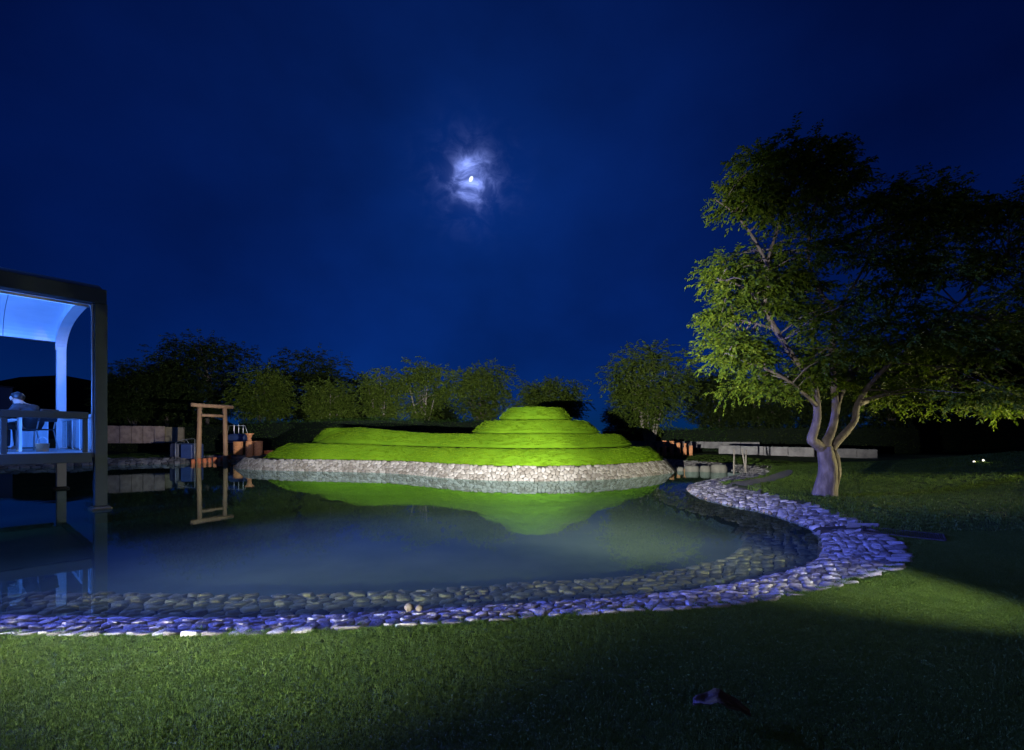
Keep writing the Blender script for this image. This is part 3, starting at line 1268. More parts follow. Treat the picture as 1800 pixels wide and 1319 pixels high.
def gate(ld, lo, hi, spill):
    """louvre optics: the lamp opens from spill to full between two elevations (deg) of the ray leaving it"""
    ld.use_nodes = True
    nt = ld.node_tree
    em = nt.nodes['Emission']
    g = nt.nodes.new('ShaderNodeNewGeometry')
    sp = nt.nodes.new('ShaderNodeSeparateXYZ')
    nt.links.new(g.outputs['Incoming'], sp.inputs[0])
    mr = nt.nodes.new('ShaderNodeMapRange')
    mr.interpolation_type = 'SMOOTHSTEP'
    mr.inputs['From Min'].default_value = math.sin(R(lo))
    mr.inputs['From Max'].default_value = math.sin(R(hi))
    mr.inputs['To Min'].default_value = spill
    mr.inputs['To Max'].default_value = 1.0
    nt.links.new(sp.outputs['Z'], mr.inputs['Value'])
    nt.links.new(mr.outputs[0], em.inputs['Strength'])


def floodlight(pos, aim, lab, power, color, angle, blend, spill=1.0, lo=None, hi=None, radius=.03, height_=.25, cat='floodlight', grp=None, stray=None):
    """small black garden floodlight on a spike; lo..hi: elevations (deg) between which its louvre opens from spill to full"""
    pos = Vector(pos)
    aim = Vector(aim)
    root = empty('garden_floodlight', (pos.x, pos.y, pos.z - height_))
    tag(root, lab, cat, grp)
    q = (aim - pos).to_track_quat('-Z', 'Y')
    mt = q.to_matrix()
    loc = Vector((0, 0, height_))
    st = MB().tube([(0, 0, -.1), (0, 0, height_ - .07)], .012, 8)
    st.build('spike', M['black'], root)
    yk = MB().box((0, 0, height_ - .065), (.15, .03, .008)).box((-.075, 0, height_ - .03), (.006, .03, .075)).box((.075, 0, height_ - .03), (.006, .03, .075))
    yk.build('bracket', M['black'], root)
    hd = MB()
    prof = [(.001, .06), (.045, .055), (.06, .02), (.066, -.035), (.060, -.035), (.055, .004), (.001, .004)]
    hd.lathe(prof, n=18)
    o = hd.build('housing', M['black'], root, True)
    o.location = loc
    o.rotation_euler = q.to_euler()
    ln = MB().lathe([(.054, 0), (.001, 0)], n=18).build('lens', M['lens'], root)
    ln.location = loc + mt @ Vector((0, 0, -.002))
    ln.rotation_euler = q.to_euler()
    ld = bpy.data.lights.new('floodlight_beam', 'SPOT')
    ld.energy = power
    ld.color = color
    ld.spot_size = R(angle)
    ld.spot_blend = blend
    ld.shadow_soft_size = radius
    if lo is not None:
        gate(ld, lo, hi, spill)
    lo_ = bpy.data.objects.new('floodlight_beam', ld)
    C.objects.link(lo_)
    lo_.parent = root
    lo_.location = loc + mt @ Vector((0, 0, -.05))
    lo_.rotation_euler = q.to_euler()
    if stray:                                   # light that leaks past the reflector, wide and weak
        sp_, saim, sang, sbl, slo, shi = stray
        sd_ = bpy.data.lights.new('floodlight_stray', 'SPOT')
        sd_.energy = sp_
        sd_.color = color
        sd_.spot_size = R(sang)
        sd_.spot_blend = sbl
        sd_.shadow_soft_size = radius
        gate(sd_, slo, shi, 0.02)
        so2 = bpy.data.objects.new('floodlight_stray', sd_)
        C.objects.link(so2)
        so2.parent = root
        so2.location = loc + mt @ Vector((0, 0, -.05))
        so2.rotation_euler = (Vector(saim) - pos).to_track_quat('-Z', 'Y').to_euler()
    return root


WARM = (1.0, .95, .86)
floodlight((-3.0, -.15, .74), (.3, 18, 2.6), 'black garden floodlight on the lawn left of the viewpoint, aimed at the mound', 34000, WARM, 76, .7, .001, -6.5, -1.2, stray=(5600, (-2.0, 2.8, .3), 76, 1.0, -17, -9), height_=.5)
floodlight((3.9, 1.85, .74), (-4.7, 18, 1.9), 'black garden floodlight on the right of the near lawn, aimed at the mound', 25000, WARM, 46, .6, .002, -15.0, -6.0, stray=(1300, (2.5, 3.75, .45), 56, .9, -40, -9), height_=.5)

# fill lamp added out of view behind the camera: lifts near lawn and shallows
gl = empty('fill_lamp', (1.2, -4.2, gz(1.2, -4.2)))
tag(gl, 'slim black lamp post added behind the viewpoint as unseen fill light', 'fill lamp')
MB().tube([(0, 0, -.2), (0, 0, 3.1)], [.045, .035], 12).build('pole', M['black'], gl, True)
MB().lathe([(.001, 3.40), (.20, 3.34), (.22, 3.30), (.20, 3.30), (.05, 3.33), (.001, 3.33)], n=20).build('lamp_shade', M['black'], gl, True)
MB().lathe([(.001, 3.10), (.06, 3.11), (.075, 3.2), (.06, 3.29), (.001, 3.30)], n=16).build('bulb', M['lens'], gl, True)
gd = bpy.data.lights.new('fill_lamp_light', 'POINT')
gd.energy = 190
gd.color = (1.0, .94, .82)
gd.shadow_soft_size = .09
gate(gd, -28.0, -22.0, .13)
go_ = bpy.data.objects.new('fill_lamp_light', gd)
C.objects.link(go_)
go_.parent = gl
go_.location = (0, .12, 3.18)
gs = bpy.data.lights.new('fill_lamp_beam', 'SPOT')       # added fill beam, aimed down the lawn at the water's edge
gs.energy = 440
gs.color = (1.0, .92, .78)
gs.spot_size = R(48)
gs.spot_blend = .6
gs.shadow_soft_size = .09
gate(gs, -28.0, -22.5, .10)
gso = bpy.data.objects.new('fill_lamp_beam', gs)
C.objects.link(gso)
gso.parent = gl
gso.location = (0, .12, 3.18)
gso.rotation_euler = (Vector((-.3, 3.9, 0)) - (gl.location + Vector((0, .12, 3.18)))).to_track_quat('-Z', 'Y').to_euler()

# ------------------------------------------------------------------ pavilion over the pond
CORNER = Vector((-7.42, 8.2, 0))
UF = Vector((-.638, -.77, 0)).normalized()        # along the front, away from the corner (to the left, nearer)
VF = Vector((-.77, .638, 0)).normalized()         # back from the front
FL, BP, TP = 1.02, 5.10, 3.67                     # floor, depth, springing height
PL = 5.6
pv = tag(empty('pavilion', tuple(CORNER)), 'grey steel pavilion on posts over the pond, glowing blue inside', 'pavilion')
prz = math.atan2(UF.y, UF.x)
pv.rotation_euler = (0, 0, prz)
# local frame: x along the front to the left, y = towards the pond front?  check handedness
XF = Vector((math.cos(prz), math.sin(prz), 0))
YF = Vector((-math.sin(prz), math.cos(prz), 0))
SY = 1.0 if YF.dot(VF) > 0 else -1.0               # local y of "back"


def L(u, v, z):
    return (u, v * SY, z)


def pbox(name, u0, u1, v0, v1, z0, z1, mat, parent=pv, bev=.008):
    c = L((u0 + u1) / 2, (v0 + v1) / 2, (z0 + z1) / 2)
    return MB().bbox(c, (abs(u1 - u0), abs(v1 - v0), z1 - z0), bev).build(name, mat, parent)


H = .088
for (u, v) in ((0, 0), (0, BP), (PL, 0), (PL, BP)):
    col = pbox('column', u - H, u + H, v - H, v + H, .06, TP + (.02 if v == 0 else 0), M['steel'] if v == 0 else M['whitesteel'])
    pl = MB().bbox(L(u, v, -.13), (.30, .30, .36), .03)
    pl.build('plinth', M['block'], col)
pbox('front_beam', -H + .02, PL + .3, -.15, .09, TP, 3.93, M['steel'])
pbox('back_beam', -H + .02, PL + .3, BP - .07, BP + .12, TP - .02, 3.80, M['steel'])
pbox('floor_beam', .125, PL - .125, -.12, -.02, FL - .17, FL - .003, M['steel'])
pbox('floor_beam', .125, PL - .125, BP + .02, BP + .12, FL - .17, FL - .003, M['steel'])
pbox('floor_beam', -.10, 0.0, .125, BP - .125, FL - .17, FL - .003, M['steel'])
pbox('floor', -.08, PL + .1, -.015, BP + .015, FL - .09, FL, M['floor'])

# barrel vault ceiling, panel by panel, and its end ribs
RISE = .56


def arch(t, dz=0.0):
    v = .10 + (BP - .17) * t
    a = (t - .5) * 2
    return v, TP + RISE * math.sqrt(max(0, 1 - abs(a) ** 2.6)) + dz


NA = 26
ts = [.5 - .5 * math.cos(math.pi * k / NA) for k in range(NA + 1)]
pan = [.03, .98, 2.02, 3.06, 4.10, 5.2, PL + .1]
for a, b in zip(pan[:-1], pan[1:]):
    m = MB()
    for t in ts:
        v, z = arch(t)
        m.v += [L(a + .006, v, z), L(b - .006, v, z), L(b - .006, v, z + .05), L(a + .006, v, z + .05)]
    for k in range(NA):
        for q in range(4):
            m.f.append((k * 4 + q, k * 4 + (q + 1) % 4, k * 4 + 4 + (q + 1) % 4, k * 4 + 4 + q))
    m.build('ceiling_panel', M['whitepaint'], pv, False)
m = MB()
for t in ts:
    v, z = arch(t)
    m.v += [L(-.07, v, z + .06), L(PL + .2, v, z + .06), L(PL + .2, v, z + .12), L(-.07, v, z + .12)]
for k in range(NA):
    for q in range(4):
        m.f.append((k * 4 + q, k * 4 + (q + 1) % 4, k * 4 + 4 + (q + 1) % 4, k * 4 + 4 + q))
m.build('roof', M['steel'], pv)
for u in (-.09, PL - .05):
    m = MB()
    for t in ts:
        v, z = arch(t)
        m.v += [L(u, v, z - .20), L(u + .20, v, z - .20), L(u + .20, v, z + .055), L(u, v, z + .055)]
    for k in range(NA):
        for q in range(4):
            m.f.append((k * 4 + q, k * 4 + (q + 1) % 4, k * 4 + 4 + (q + 1) % 4, k * 4 + 4 + q))
    m.f += [(0, 1, 2, 3), tuple(NA * 4 + q for q in (3, 2, 1, 0))]
    m.build('arch_rib', M['whitesteel'], pv)

# glass balustrade: top rail, posts, panes
RZ = 1.735


def balustrade(runs, along, fix, posts):
    for a, b in runs:
        pass


def rail_piece(name, along, a, b, fix, half, z0, z1, mat, parent=pv):
    if along == 'u':
        return pbox(name, a, b, fix - half, fix + half, z0, z1, mat, parent, .006)
    return pbox(name, fix - half, fix + half, a, b, z0, z1, mat, parent, .006)


def run(along, fix, marks, mat, pane):
    a, b = marks[0], marks[-1]
    front = mat is M['steel']
    pw2 = .035 if front else .016
    rl = rail_piece('rail', along, a - .04, b + .04, fix, .045 if front else .02, RZ - (.12 if front else .05), RZ, mat)
    for p in marks:
        rail_piece('rail_post', along, p - pw2, p + pw2, fix, .03 if front else .014, FL + .002, RZ - (.122 if front else .052), mat)
    for p, q in zip(marks[:-1], marks[1:]):
        rail_piece('pane', along, p + pw2 + .002, q - pw2 - .002, fix, .006, FL + .03, RZ - (.125 if front else .055), pane)


run('u', 0.0, [.20, 1.16, 2.12, 3.08, 4.04, 5.0, PL - .2], M['steel'], M['glass'])
run('v', 0.0, [.24, 1.20, 2.20, 3.20, 4.1, BP - .24], M['whitesteel'], M['frost'])
run('u', BP, [.24, 1.2, 2.2, 3.2, 4.2, PL - .24], M['whitesteel'], M['frost'])
# pale upright trim beside the corner column, full height
pbox('frame_trim', .092, .118, -.03, .03, FL + .002, TP - .002, M['whitesteel'])
pbox('soffit_trim', .13, PL, .095, .125, TP - .05, TP - .005, M['whitesteel'])

# blue LED lights of the pavilion: a cove strip behind the front beam and a down strip
BLUE = (.06, .22, 1.0)


def led_strip(u0, u1, v, z, tilt_dir, power, size, lab_name='led_strip', col=BLUE):
    o = pbox(lab_name, u0, u1, v - .015, v + .015, z - .01, z + .01, M['led'])
    ad_ = bpy.data.lights.new('led_light', 'AREA')
    ad_.shape = 'RECTANGLE'
    ad_.size = u1 - u0
    ad_.size_y = size
    ad_.energy = power
    ad_.color = col
    lo_ = bpy.data.objects.new('led_light', ad_)
    C.objects.link(lo_)
    lo_.parent = pv
    d = Vector(L(*tilt_dir)).normalized()
    lo_.location = Vector(L((u0 + u1) / 2, v, z)) + d * .02
    lo_.rotation_euler = d.to_track_quat('-Z', 'X').to_euler()
    return o


led_strip(.3, PL - .3, .20, TP + .04, (0, .75, .65), 270, .03)
led_strip(.3, PL - .3, .17, TP - .03, (0, 1.0, -.35), 1000, .03)

# two blue projectors under the front beam wash the banks
for k, (u, aim, pw, an) in enumerate(((2.3, (2.6, 3.8, .1), 11000, 56), (3.6, (5.2, 8.4, .1), 11000, 40), (4.6, (-1.0, 2.9, .1), 3200, 76))):
    pos = CORNER + UF * u - VF * .28 + Vector((0, 0, 3.45))
    root = empty('blue_projector', tuple(pos))
    tag(root, ['blue projector under the pavilion beam, nearest the corner column', 'blue projector under the pavilion beam, middle one', 'blue projector under the pavilion beam, farthest from the corner column'][k], 'projector', 'blue projectors under the pavilion beam')
    q = (Vector(aim) - pos).to_track_quat('-Z', 'Y')
    hd = MB().lathe([(.001, .12), (.05, .115), (.055, -.06), (.048, -.06), (.045, 0), (.001, 0)], n=16).build('housing', M['black'], root, True)
    hd.rotation_euler = q.to_euler()
    MB().tube([(0, 0, .05), (0, 0, .24)], .012, 8).build('hanger', M['black'], root)
    ld = bpy.data.lights.new('projector_beam', 'SPOT')
    ld.energy = pw
    ld.color = (.09, .14, 1.0)
    ld.spot_size = R(an)
    ld.spot_blend = .8
    ld.shadow_soft_size = .05
    lo_ = bpy.data.objects.new('projector_beam', ld)
    C.objects.link(lo_)
    lo_.parent = root
    lo_.location = q.to_matrix() @ Vector((0, 0, -.07))
    lo_.rotation_euler = q.to_euler()


def pw_(u, v, z=0.0):
    return CORNER + UF * u + VF * v + Vector((0, 0, z))


# ---- furniture inside
tb = empty('table', tuple(pw_(1.35, 2.2, FL)), prz)
tag(tb, 'white long table with an orange edge inside the pavilion', 'table')
MB().bbox((0, 0, .69), (1.1, .65, .04), .008).build('tabletop', M['paper'], tb)
MB().bbox((0, -SY * .335, .69), (1.1, .018, .045), .004).build('edge_strip', M['orange'], tb)
for a in (-.48, .48):
    for b in (-.26, .26):
        MB().box((a, b, .335), (.04, .04, .67)).build('leg', M['whitesteel'], tb)


def folding_chair(u, v, rz, lab):
    t = empty('chair', tuple(pw_(u, v, FL)), rz)
    tag(t, lab, 'chair', 'chairs in the pavilion')
    MB().bbox((0, 0, .43), (.42, .42, .03), .01).build('seat', M['suit'], t)
    m = MB()
    m.bbox((0, 0, 0), (.42, .03, .26), .012)
    b = m.build('backrest', M['suit'], t)
    b.location = (0, .24, .72)
    b.rotation_euler = (R(-10), 0, 0)
    for sx in (-.19, .19):
        MB().tube([(sx, -.20, 0), (sx, -.19, .42)], .012, 6).build('leg', M['pipe'], t)
        MB().tube([(sx, .27, 0), (sx, .17, .42), (sx, .26, .84)], .012, 6).build('leg', M['pipe'], t)
    return t


PERSON_U, PERSON_V = 0.93, 2.25


def person(u, v, face, lab, lean=.42, suit=M['suit']):
    """seated figure leaning forward; face = heading (rad) in world"""
    base = pw_(u, v, FL)
    root = empty('person', tuple(base), face)
    tag(root, lab, 'person')
    # local: +x is forward
    sk_v, sk_r, sk_e = [], [], []

    def node(p, r, prev=None):
        sk_v.append(p)
        sk_r.append(r)
        if prev is not None:
            sk_e.append((prev, len(sk_v) - 1))
        return len(sk_v) - 1
    pel = node((0, 0, .50), .15)
    bel = node((.05, 0, .64), .135, pel)
    che = node((.15, 0, .80), .155, bel)
    upp = node((.23, 0, .90), .125, che)
    nk = node((.285, 0, .965), .055, upp)
    h1 = node((.335, 0, 1.02), .075, nk)
    h2 = node((.355, 0, 1.075), .098, h1)
    h3 = node((.350, 0, 1.135), .088, h2)
    node((.452, 0, 1.035), .020, h2)                     # nose
    node((.395, 0, .985), .045, h1)                      # chin
    for s in (-1, 1):
        sh = node((.20, s * .185, .885), .068, upp)
        el = node((.30, s * .235, .68), .050, sh)
        wr = node((.50, s * .12, .735), .033, el)
        pa = node((.57, s * .09, .742), .036, wr)
        for k, (dy, ln_) in enumerate(((-.028, .068), (-.010, .080), (.010, .076), (.028, .060))):
            k1 = node((.575 + ln_ * .55, s * (.09 + dy), .744), .010, pa)
            node((.575 + ln_, s * (.09 + dy), .730), .008, k1)
        th = node((.575, s * (.09 - .048), .742), .011, pa)
        node((.615, s * (.09 - .056), .738), .009, th)
        hp = node((.05, s * .095, .50), .095, pel)
        kn = node((.46, s * .12, .50), .070, hp)
        an = node((.44, s * .12, .09), .045, kn)
        node((.58, s * .13, .035), .035, an)
        node((.352, s * .100, 1.060), .016, h2)          # ears
    me = bpy.data.meshes.new('body')
    me.from_pydata(sk_v, sk_e, [])
    me.update()
    o = bpy.data.objects.new('body', me)
    C.objects.link(o)
    sm = o.modifiers.new('skin', 'SKIN')
    for i, sv in enumerate(me.skin_vertices[0].data):
        sv.radius = (sk_r[i], sk_r[i])
        sv.use_root = (i == 0)
    ss = o.modifiers.new('sub', 'SUBSURF')
    ss.levels = 2
    ss.render_levels = 2
    dg = bpy.context.evaluated_depsgraph_get()
    ev = o.evaluated_get(dg)
    nm = bpy.data.meshes.new_from_object(ev)
    bpy.data.objects.remove(o)
    nm.materials.clear()
    body = link_mesh('body', nm, M['skin'], root, True)
    # clothes: jacket over trunk and sleeves, trousers (offset skin of the body where it is clothed)
    for nmn, test, mat, off in (('jacket', lambda c: (c.z < .93 - .25 * (c.x - .2) and c.z > .55 and c.x < .47), suit, .014), ('trousers', lambda c: c.z <= .57 and c.z > .10, suit, .012)):
        vs_ = [v.co.copy() + v.normal * off for v in nm.vertices]
        fs = [tuple(p.vertices) for p in nm.polygons if test(p.center)]
        used = sorted({i for f in fs for i in f})
        mp_ = {i: k for k, i in enumerate(used)}
        MB().add([vs_[i] for i in used], [tuple(mp_[i] for i in f) for f in fs]).build(nmn, mat, root, True)
    # shirt collar and red strap
    MB().tube([(.262, 0, .935), (.292, 0, .975)], [.078, .064], 14, False).build('collar', M['shirt'], root, True)
    m = MB()
    m.tube([(.315, .05, .955), (.345, .055, .86), (.325, .03, .76)], [.010, .012, .012], 6)
    m.tube([(.315, -.05, .955), (.345, -.055, .86), (.325, -.03, .76)], [.010, .012, .012], 6)
    m.build('strap', M['strap'], root, True)
    # hair: cap with a fringe and uneven edge
    hv, hf = [], []
    na, nb_ = 20, 9
    c0 = Vector((.343, 0, 1.085))
    for b in range(nb_ + 1):
        for a in range(na):
            th = 2 * math.pi * a / na
            low = 1.70 - .70 * max(0, math.cos(th)) + .45 * max(0, -math.cos(th)) + .10 * mnoise.noise(Vector((a * 1.7, 3, 0)))
            ph = low * b / nb_
            r = .110 + .008 * mnoise.noise(Vector((math.cos(th) * 4, math.sin(th) * 4, ph * 3)))
            hv.append(c0 + Vector((math.sin(ph) * math.cos(th) * r * 1.04, math.sin(ph) * math.sin(th) * r * .94, math.cos(ph) * r * .98 + .008)))
    for b in range(nb_):
        for a in range(na):
            j = (a + 1) % na
            hf.append((b * na + a, b * na + j, b * na + na + j, b * na + na + a))
    MB().add(hv, hf).build('hair', M['hair'], root, True)
    # face: eyes, brows, mouth
    for s in (-1, 1):
        MB().lathe([(.001, -.009), (.008, -.005), (.010, 0), (.008, .005), (.001, .009)], (.438, s * .034, 1.068), 8).build('eye', M['hair'], body, True)
    MB().tube([(.434, -.024, .998), (.440, 0, .999), (.434, .024, .998)], .005, 6).build('mouth', M['strap'], body, True)
    return root


pc = pw_(PERSON_U, PERSON_V)
person(.62, 2.55, R(186), 'person in a dark suit and red strap, seated and bowed over the table', .42)
folding_chair(.62, 2.55, R(186) + R(90), 'dark folding chair under the seated person in the pavilion')
person(1.80, 1.80, R(12), 'person in a dark suit cut off by the left edge of the picture', .42)
folding_chair(1.80, 1.80, R(12) + R(90), 'dark folding chair at the left edge of the picture')
bk = empty('basket', tuple(pw_(.62, 1.35, FL)))
tag(bk, 'orange and white round basket on the pavilion floor', 'basket')
MB().lathe([(.001, .004), (.075, .004), (.082, .0), (.10, .15), (.104, .155), (.095, .155), (.074, .012), (.001, .012)], n=20).build('body', M['orange'], bk, True)
hp_ = [(.10 * math.cos(R(a)), 0, .15 + .13 * math.sin(R(a))) for a in range(0, 181, 20)]
MB().tube(hp_, .006, 6).build('handle', M['whitesteel'], bk)

# ------------------------------------------------------------------ torii and clay figures on the far left bank
TG = .30
ta, tb_ = D(349, 804, 23.0), D(397, 803, 24.2)
ta.z = gz(ta.x, ta.y)
tb_.z = gz(tb_.x, tb_.y)
tor = tag(empty('torii', (ta.x, ta.y, ta.z)), 'plain round log torii gate on the far bank behind the clay cylinders', 'torii gate')
dv = Vector((tb_.x - ta.x, tb_.y - ta.y, 0))
top_z = CH + (HY - 713) / FPX * 23.2 - ta.z
for p in (Vector((0, 0, 0)), dv):
    q = p - dv * .5
    lean_ = -q.normalized() * .06
    MB().tube([p + Vector((0, 0, -.2)), p + Vector((0, 0, top_z * .5)) + lean_ * .5, p + lean_ + Vector((0, 0, top_z - .09))], [.115, .110, .105], 14).build('post', M['wood'], tor, True)
e = dv.normalized()
MB().tube([-e * .36 + Vector((0, 0, top_z)), dv * .5 + Vector((0, 0, top_z - .01)), dv + e * .36 + Vector((0, 0, top_z))], .10, 14).build('top_beam', M['wood'], tor, True)
MB().tube([e * .10 + Vector((0, 0, top_z - .50)), dv - e * .0 + Vector((0, 0, top_z - .50))], .075, 12).build('cross_beam', M['wood'], tor, True)

# row of small red clay cylinders
cyl = [(.001, 0), (.085, 0), (.09, .02), (.09, .24), (.096, .25), (.096, .29), (.08, .30), (.07, .24), (.001, .2)]
xs_row = [339.5, 350, 359.5, 368.5, 377.5, 385, 391.5, 397.5, 403.5]
proto = None
lab_r = ['leftmost', 'second from the left', 'third from the left', 'fourth from the left', 'fifth from the left', 'sixth from the left', 'seventh from the left', 'eighth from the left', 'rightmost']
for k, px in enumerate(xs_row):
    yy = 22.65 + k * .33
    x = (px - HX) / FPX * yy
    if proto is None:
        proto = MB().lathe(cyl, n=14).build('clay_cylinder', M['terra_red'], None, True)
        o = proto
    else:
        o = proto.copy()
        C.objects.link(o)
    o.location = (x, yy, gz(x, yy) - .01)
    o.scale = (1, 1, 1.0 + .06 * math.sin(k * 2.1))
    o.rotation_euler = (R(random.uniform(-2, 2)), R(random.uniform(-2, 2)), k)
    tag(o, 'red clay cylinder by the torii, %s of nine' % lab_r[k], 'clay cylinder', 'red clay cylinders by the torii')
# second row behind the island's left end
for k, px in enumerate([463.5, 466.8, 470, 473.3, 476.5, 479.8, 483]):
    yy = 27.6 + k * .12
    x = (px - HX) / FPX * yy
    o = proto.copy()
    C.objects.link(o)
    o.location = (x, yy, gz(x, yy) - .01)
    o.scale = (.62, .62, .85)
    tag(o, 'small orange clay cylinder right of the tall jars, %s of seven' % ['leftmost', 'second', 'third', 'fourth', 'fifth', 'sixth', 'rightmost'][k], 'clay cylinder', 'orange clay cylinders right of the jars')


def haniwa(px, y, w_px, top_py, lab, flare=False, mat=M['terra'], z=None, holes=3, name='clay_jar'):
    x = (px - HX) / FPX * y
    z = gz(x, y) if z is None else z
    r = w_px / 2 / FPX * y
    h = CH - (top_py - HY) / FPX * y - z
    root = empty(name, (x, y, z))
    tag(root, lab, 'clay jar')
    if flare:
        hb = h * .66
        prof = [(.001, 0), (r * .96, 0), (r, hb * .5), (r * .96, hb * .97), (r * .88, hb), (r * .55, hb * 1.04), (r * .52, hb * 1.04 + (h - hb) * .35), (r * .75, h * .93), (r * 1.30, h), (r * 1.22, h), (r * .45, h * .93), (.001, h * .9)]
    else:
        prof = [(.001, 0), (r * .95, 0), (r, h * .4), (r, h * .93), (r * 1.04, h * .95), (r * 1.04, h), (r * .9, h), (r * .88, h * .9), (.001, h * .85)]
    MB().lathe(prof, n=22).build('body', mat, root, True)
    for k in range(holes):
        zz = h * (.2 + .2 * k) if not flare else h * .66 * (.18 + .25 * k)
        a = -math.pi / 2 - .35
        m = MB().lathe([(r * .11, -.006), (r * .13, .004), (.001, .004)], n=10)
        o = m.build('hole', M['terra_dark'], root)
        o.location = (math.cos(a) * r * 1.0, math.sin(a) * r * 1.0, zz)
        o.rotation_euler = (R(90), 0, a + R(90))
    return root


haniwa(418.5, 26.6, 15.5, 776.5, 'broad terracotta cylinder jar with round holes, beside the torii')
haniwa(438.5, 26.4, 12.5, 762.0, 'tall terracotta jar with a flared trumpet mouth', True, holes=4)
haniwa(454, 26.8, 14.5, 775.5, 'plain terracotta cylinder jar right of the trumpet mouthed jar')
haniwa(408.5, 27.6, 8, 779, 'slim dark clay cylinder between the torii and the broad jar', mat=M['terra_dark'], holes=0)
haniwa(428.5, 27.6, 9, 777, 'slim dark clay cylinder between the broad jar and the trumpet jar', mat=M['terra_dark'], holes=0)

# far right row of clay jars on the lawn beyond the channel
rowR = [(1135, 6, 782, 'tiny orange clay pot, leftmost of the row on the far lawn', M['terra']), (1146, 6, 781.5, 'tiny orange clay pot, second of the row on the far lawn', M['terra']),
        (1157, 5.5, 778.5, 'narrow orange clay jar, third of the row on the far lawn', M['terra']), (1168, 7.5, 775, 'tall orange clay jar with flared mouth in the far row', M['terra']),
        (1181, 8, 775.5, 'tall broad orange clay jar next to the flared one in the far row', M['terra']), (1192.5, 6.5, 778.5, 'orange clay jar third from the right of the far row', M['terra']),
        (1204, 6.5, 779.5, 'round shouldered orange clay jar second from the right of the far row', M['terra']), (1214.5, 6.5, 783.5, 'low orange clay pot, rightmost of the orange far row', M['terra'])]
for k, (px, w, ty, lab, mt_) in enumerate(rowR):
    haniwa(px, 26.0, w, ty, lab, flare=(k in (3, 6)), mat=mt_, holes=0, z=None)
for (px, w, ty, lab) in ((1149.5, 6, 777.5, 'small black clay cylinder behind the far row, leftmost of three'), (1200, 5, 778, 'small black clay cylinder behind the far row, middle of three'), (1211, 5.5, 778.5, 'small black clay cylinder behind the far row, rightmost of three')):
    haniwa(px, 27.2, w, ty, lab, mat=M['terra_dark'], holes=0)

# ------------------------------------------------------------------ covered goods, frames and walls on the far left


def tarp_box(px0, px1, top, y, depth, lab, mat):
    x0, x1 = (px0 - HX) / FPX * y, (px1 - HX) / FPX * y
    z = gz((x0 + x1) / 2, y)
    h = CH - (top - HY) / FPX * y - z
    m = MB()
    nx_, nz_ = 8, 6
    w = x1 - x0
    m.bbox((0, depth / 2, h / 2), (w, depth, h), .06)
    me = bpy.data.meshes.new('covered_box')
    o = m.build('covered_box', mat, None, False)
    sb = o.modifiers.new('sub', 'SUBSURF')
    sb.subdivision_type = 'SIMPLE'
    sb.levels = sb.render_levels = 3
    o.location = ((x0 + x1) / 2, y, z)
    tag(o, lab, 'covered box')
    return o


tarp_box(297, 313, 779.5, 23.6, 1.0, 'tarpaulin covered box left of the torii, the darker one', M['tarp_dark'])
tarp_box(316, 338, 780, 23.4, .9, 'blue tarpaulin covered box next to the torii', M['tarp'])
# pipe frame in front of them
pf0 = D(309, 778, 23.1)
pf1 = D(342.5, 772, 22.9)
fo = tag(empty('pipe_frame', (pf1.x, pf1.y, gz(pf1.x, pf1.y))), 'thin bent metal pipe frame over the covered boxes', 'pipe frame')
rel = lambda v: Vector(v) - fo.location
MB().tube([rel((pf1.x, pf1.y, fo.location.z - .1)), rel(pf1), rel(D(339, 771.5, 23)), rel(D(322, 773, 23.1)), rel(pf0)], .018, 8).build('pipe', M['pipe'], fo, True)
MB().tube([rel(D(323, 779.5, 23.1)), rel(D(327, 773.2, 23.05)), rel(D(332, 779.5, 23.05))], .012, 6).build('brace', M['pipe'], fo, True)
MB().tube([rel(pf0), rel((pf0.x, pf0.y, gz(pf0.x, pf0.y) - .1))], .018, 8).build('leg', M['pipe'], fo, True)

# cart with a hooped rack and blue cover
cx0, cx1, cyy = (404 - HX) / FPX * 29.5, (434 - HX) / FPX * 29.5, 29.5
ct = tag(empty('covered_stand', ((cx0 + cx1) / 2, cyy, gz(cx0, cyy))), 'dark blue covered stand with a hooped metal rack behind the terracotta jars', 'stand')
cz = ct.location.z
w = cx1 - cx0
top1 = CH - (763 - HY) / FPX * cyy - cz
bot1 = CH - (776 - HY) / FPX * cyy - cz
m = MB().bbox((0, 0, (top1 + bot1) / 2), (w, .8, top1 - bot1), .12)
m.build('cover', M['tarp'], ct)
MB().bbox((-.1, 0, bot1 - .05), (w * 1.15, .9, .05), .01).build('shelf', M['whitesteel'], ct)
for a in (-.45, .45):
    for b in (-.35, .35):
        MB().tube([(a * w, b, -.05), (a * w, b, bot1 - .08)], .025, 6).build('leg', M['pipe'], ct)
ht = CH - (748.5 - HY) / FPX * cyy - cz
MB().tube([(-w * .72, 0, bot1 + .1), (-w * .55, 0, ht), (w * .38, 0, ht), (w * .56, 0, top1 - .02)], .022, 8).build('rack_hoop', M['pipe'], ct, True)
for a in (-.25, .02, .28):
    MB().tube([(a * w, 0, top1 - .05), (a * w, 0, ht + .06)], .018, 6).build('rack_upright', M['pipe'], ct)


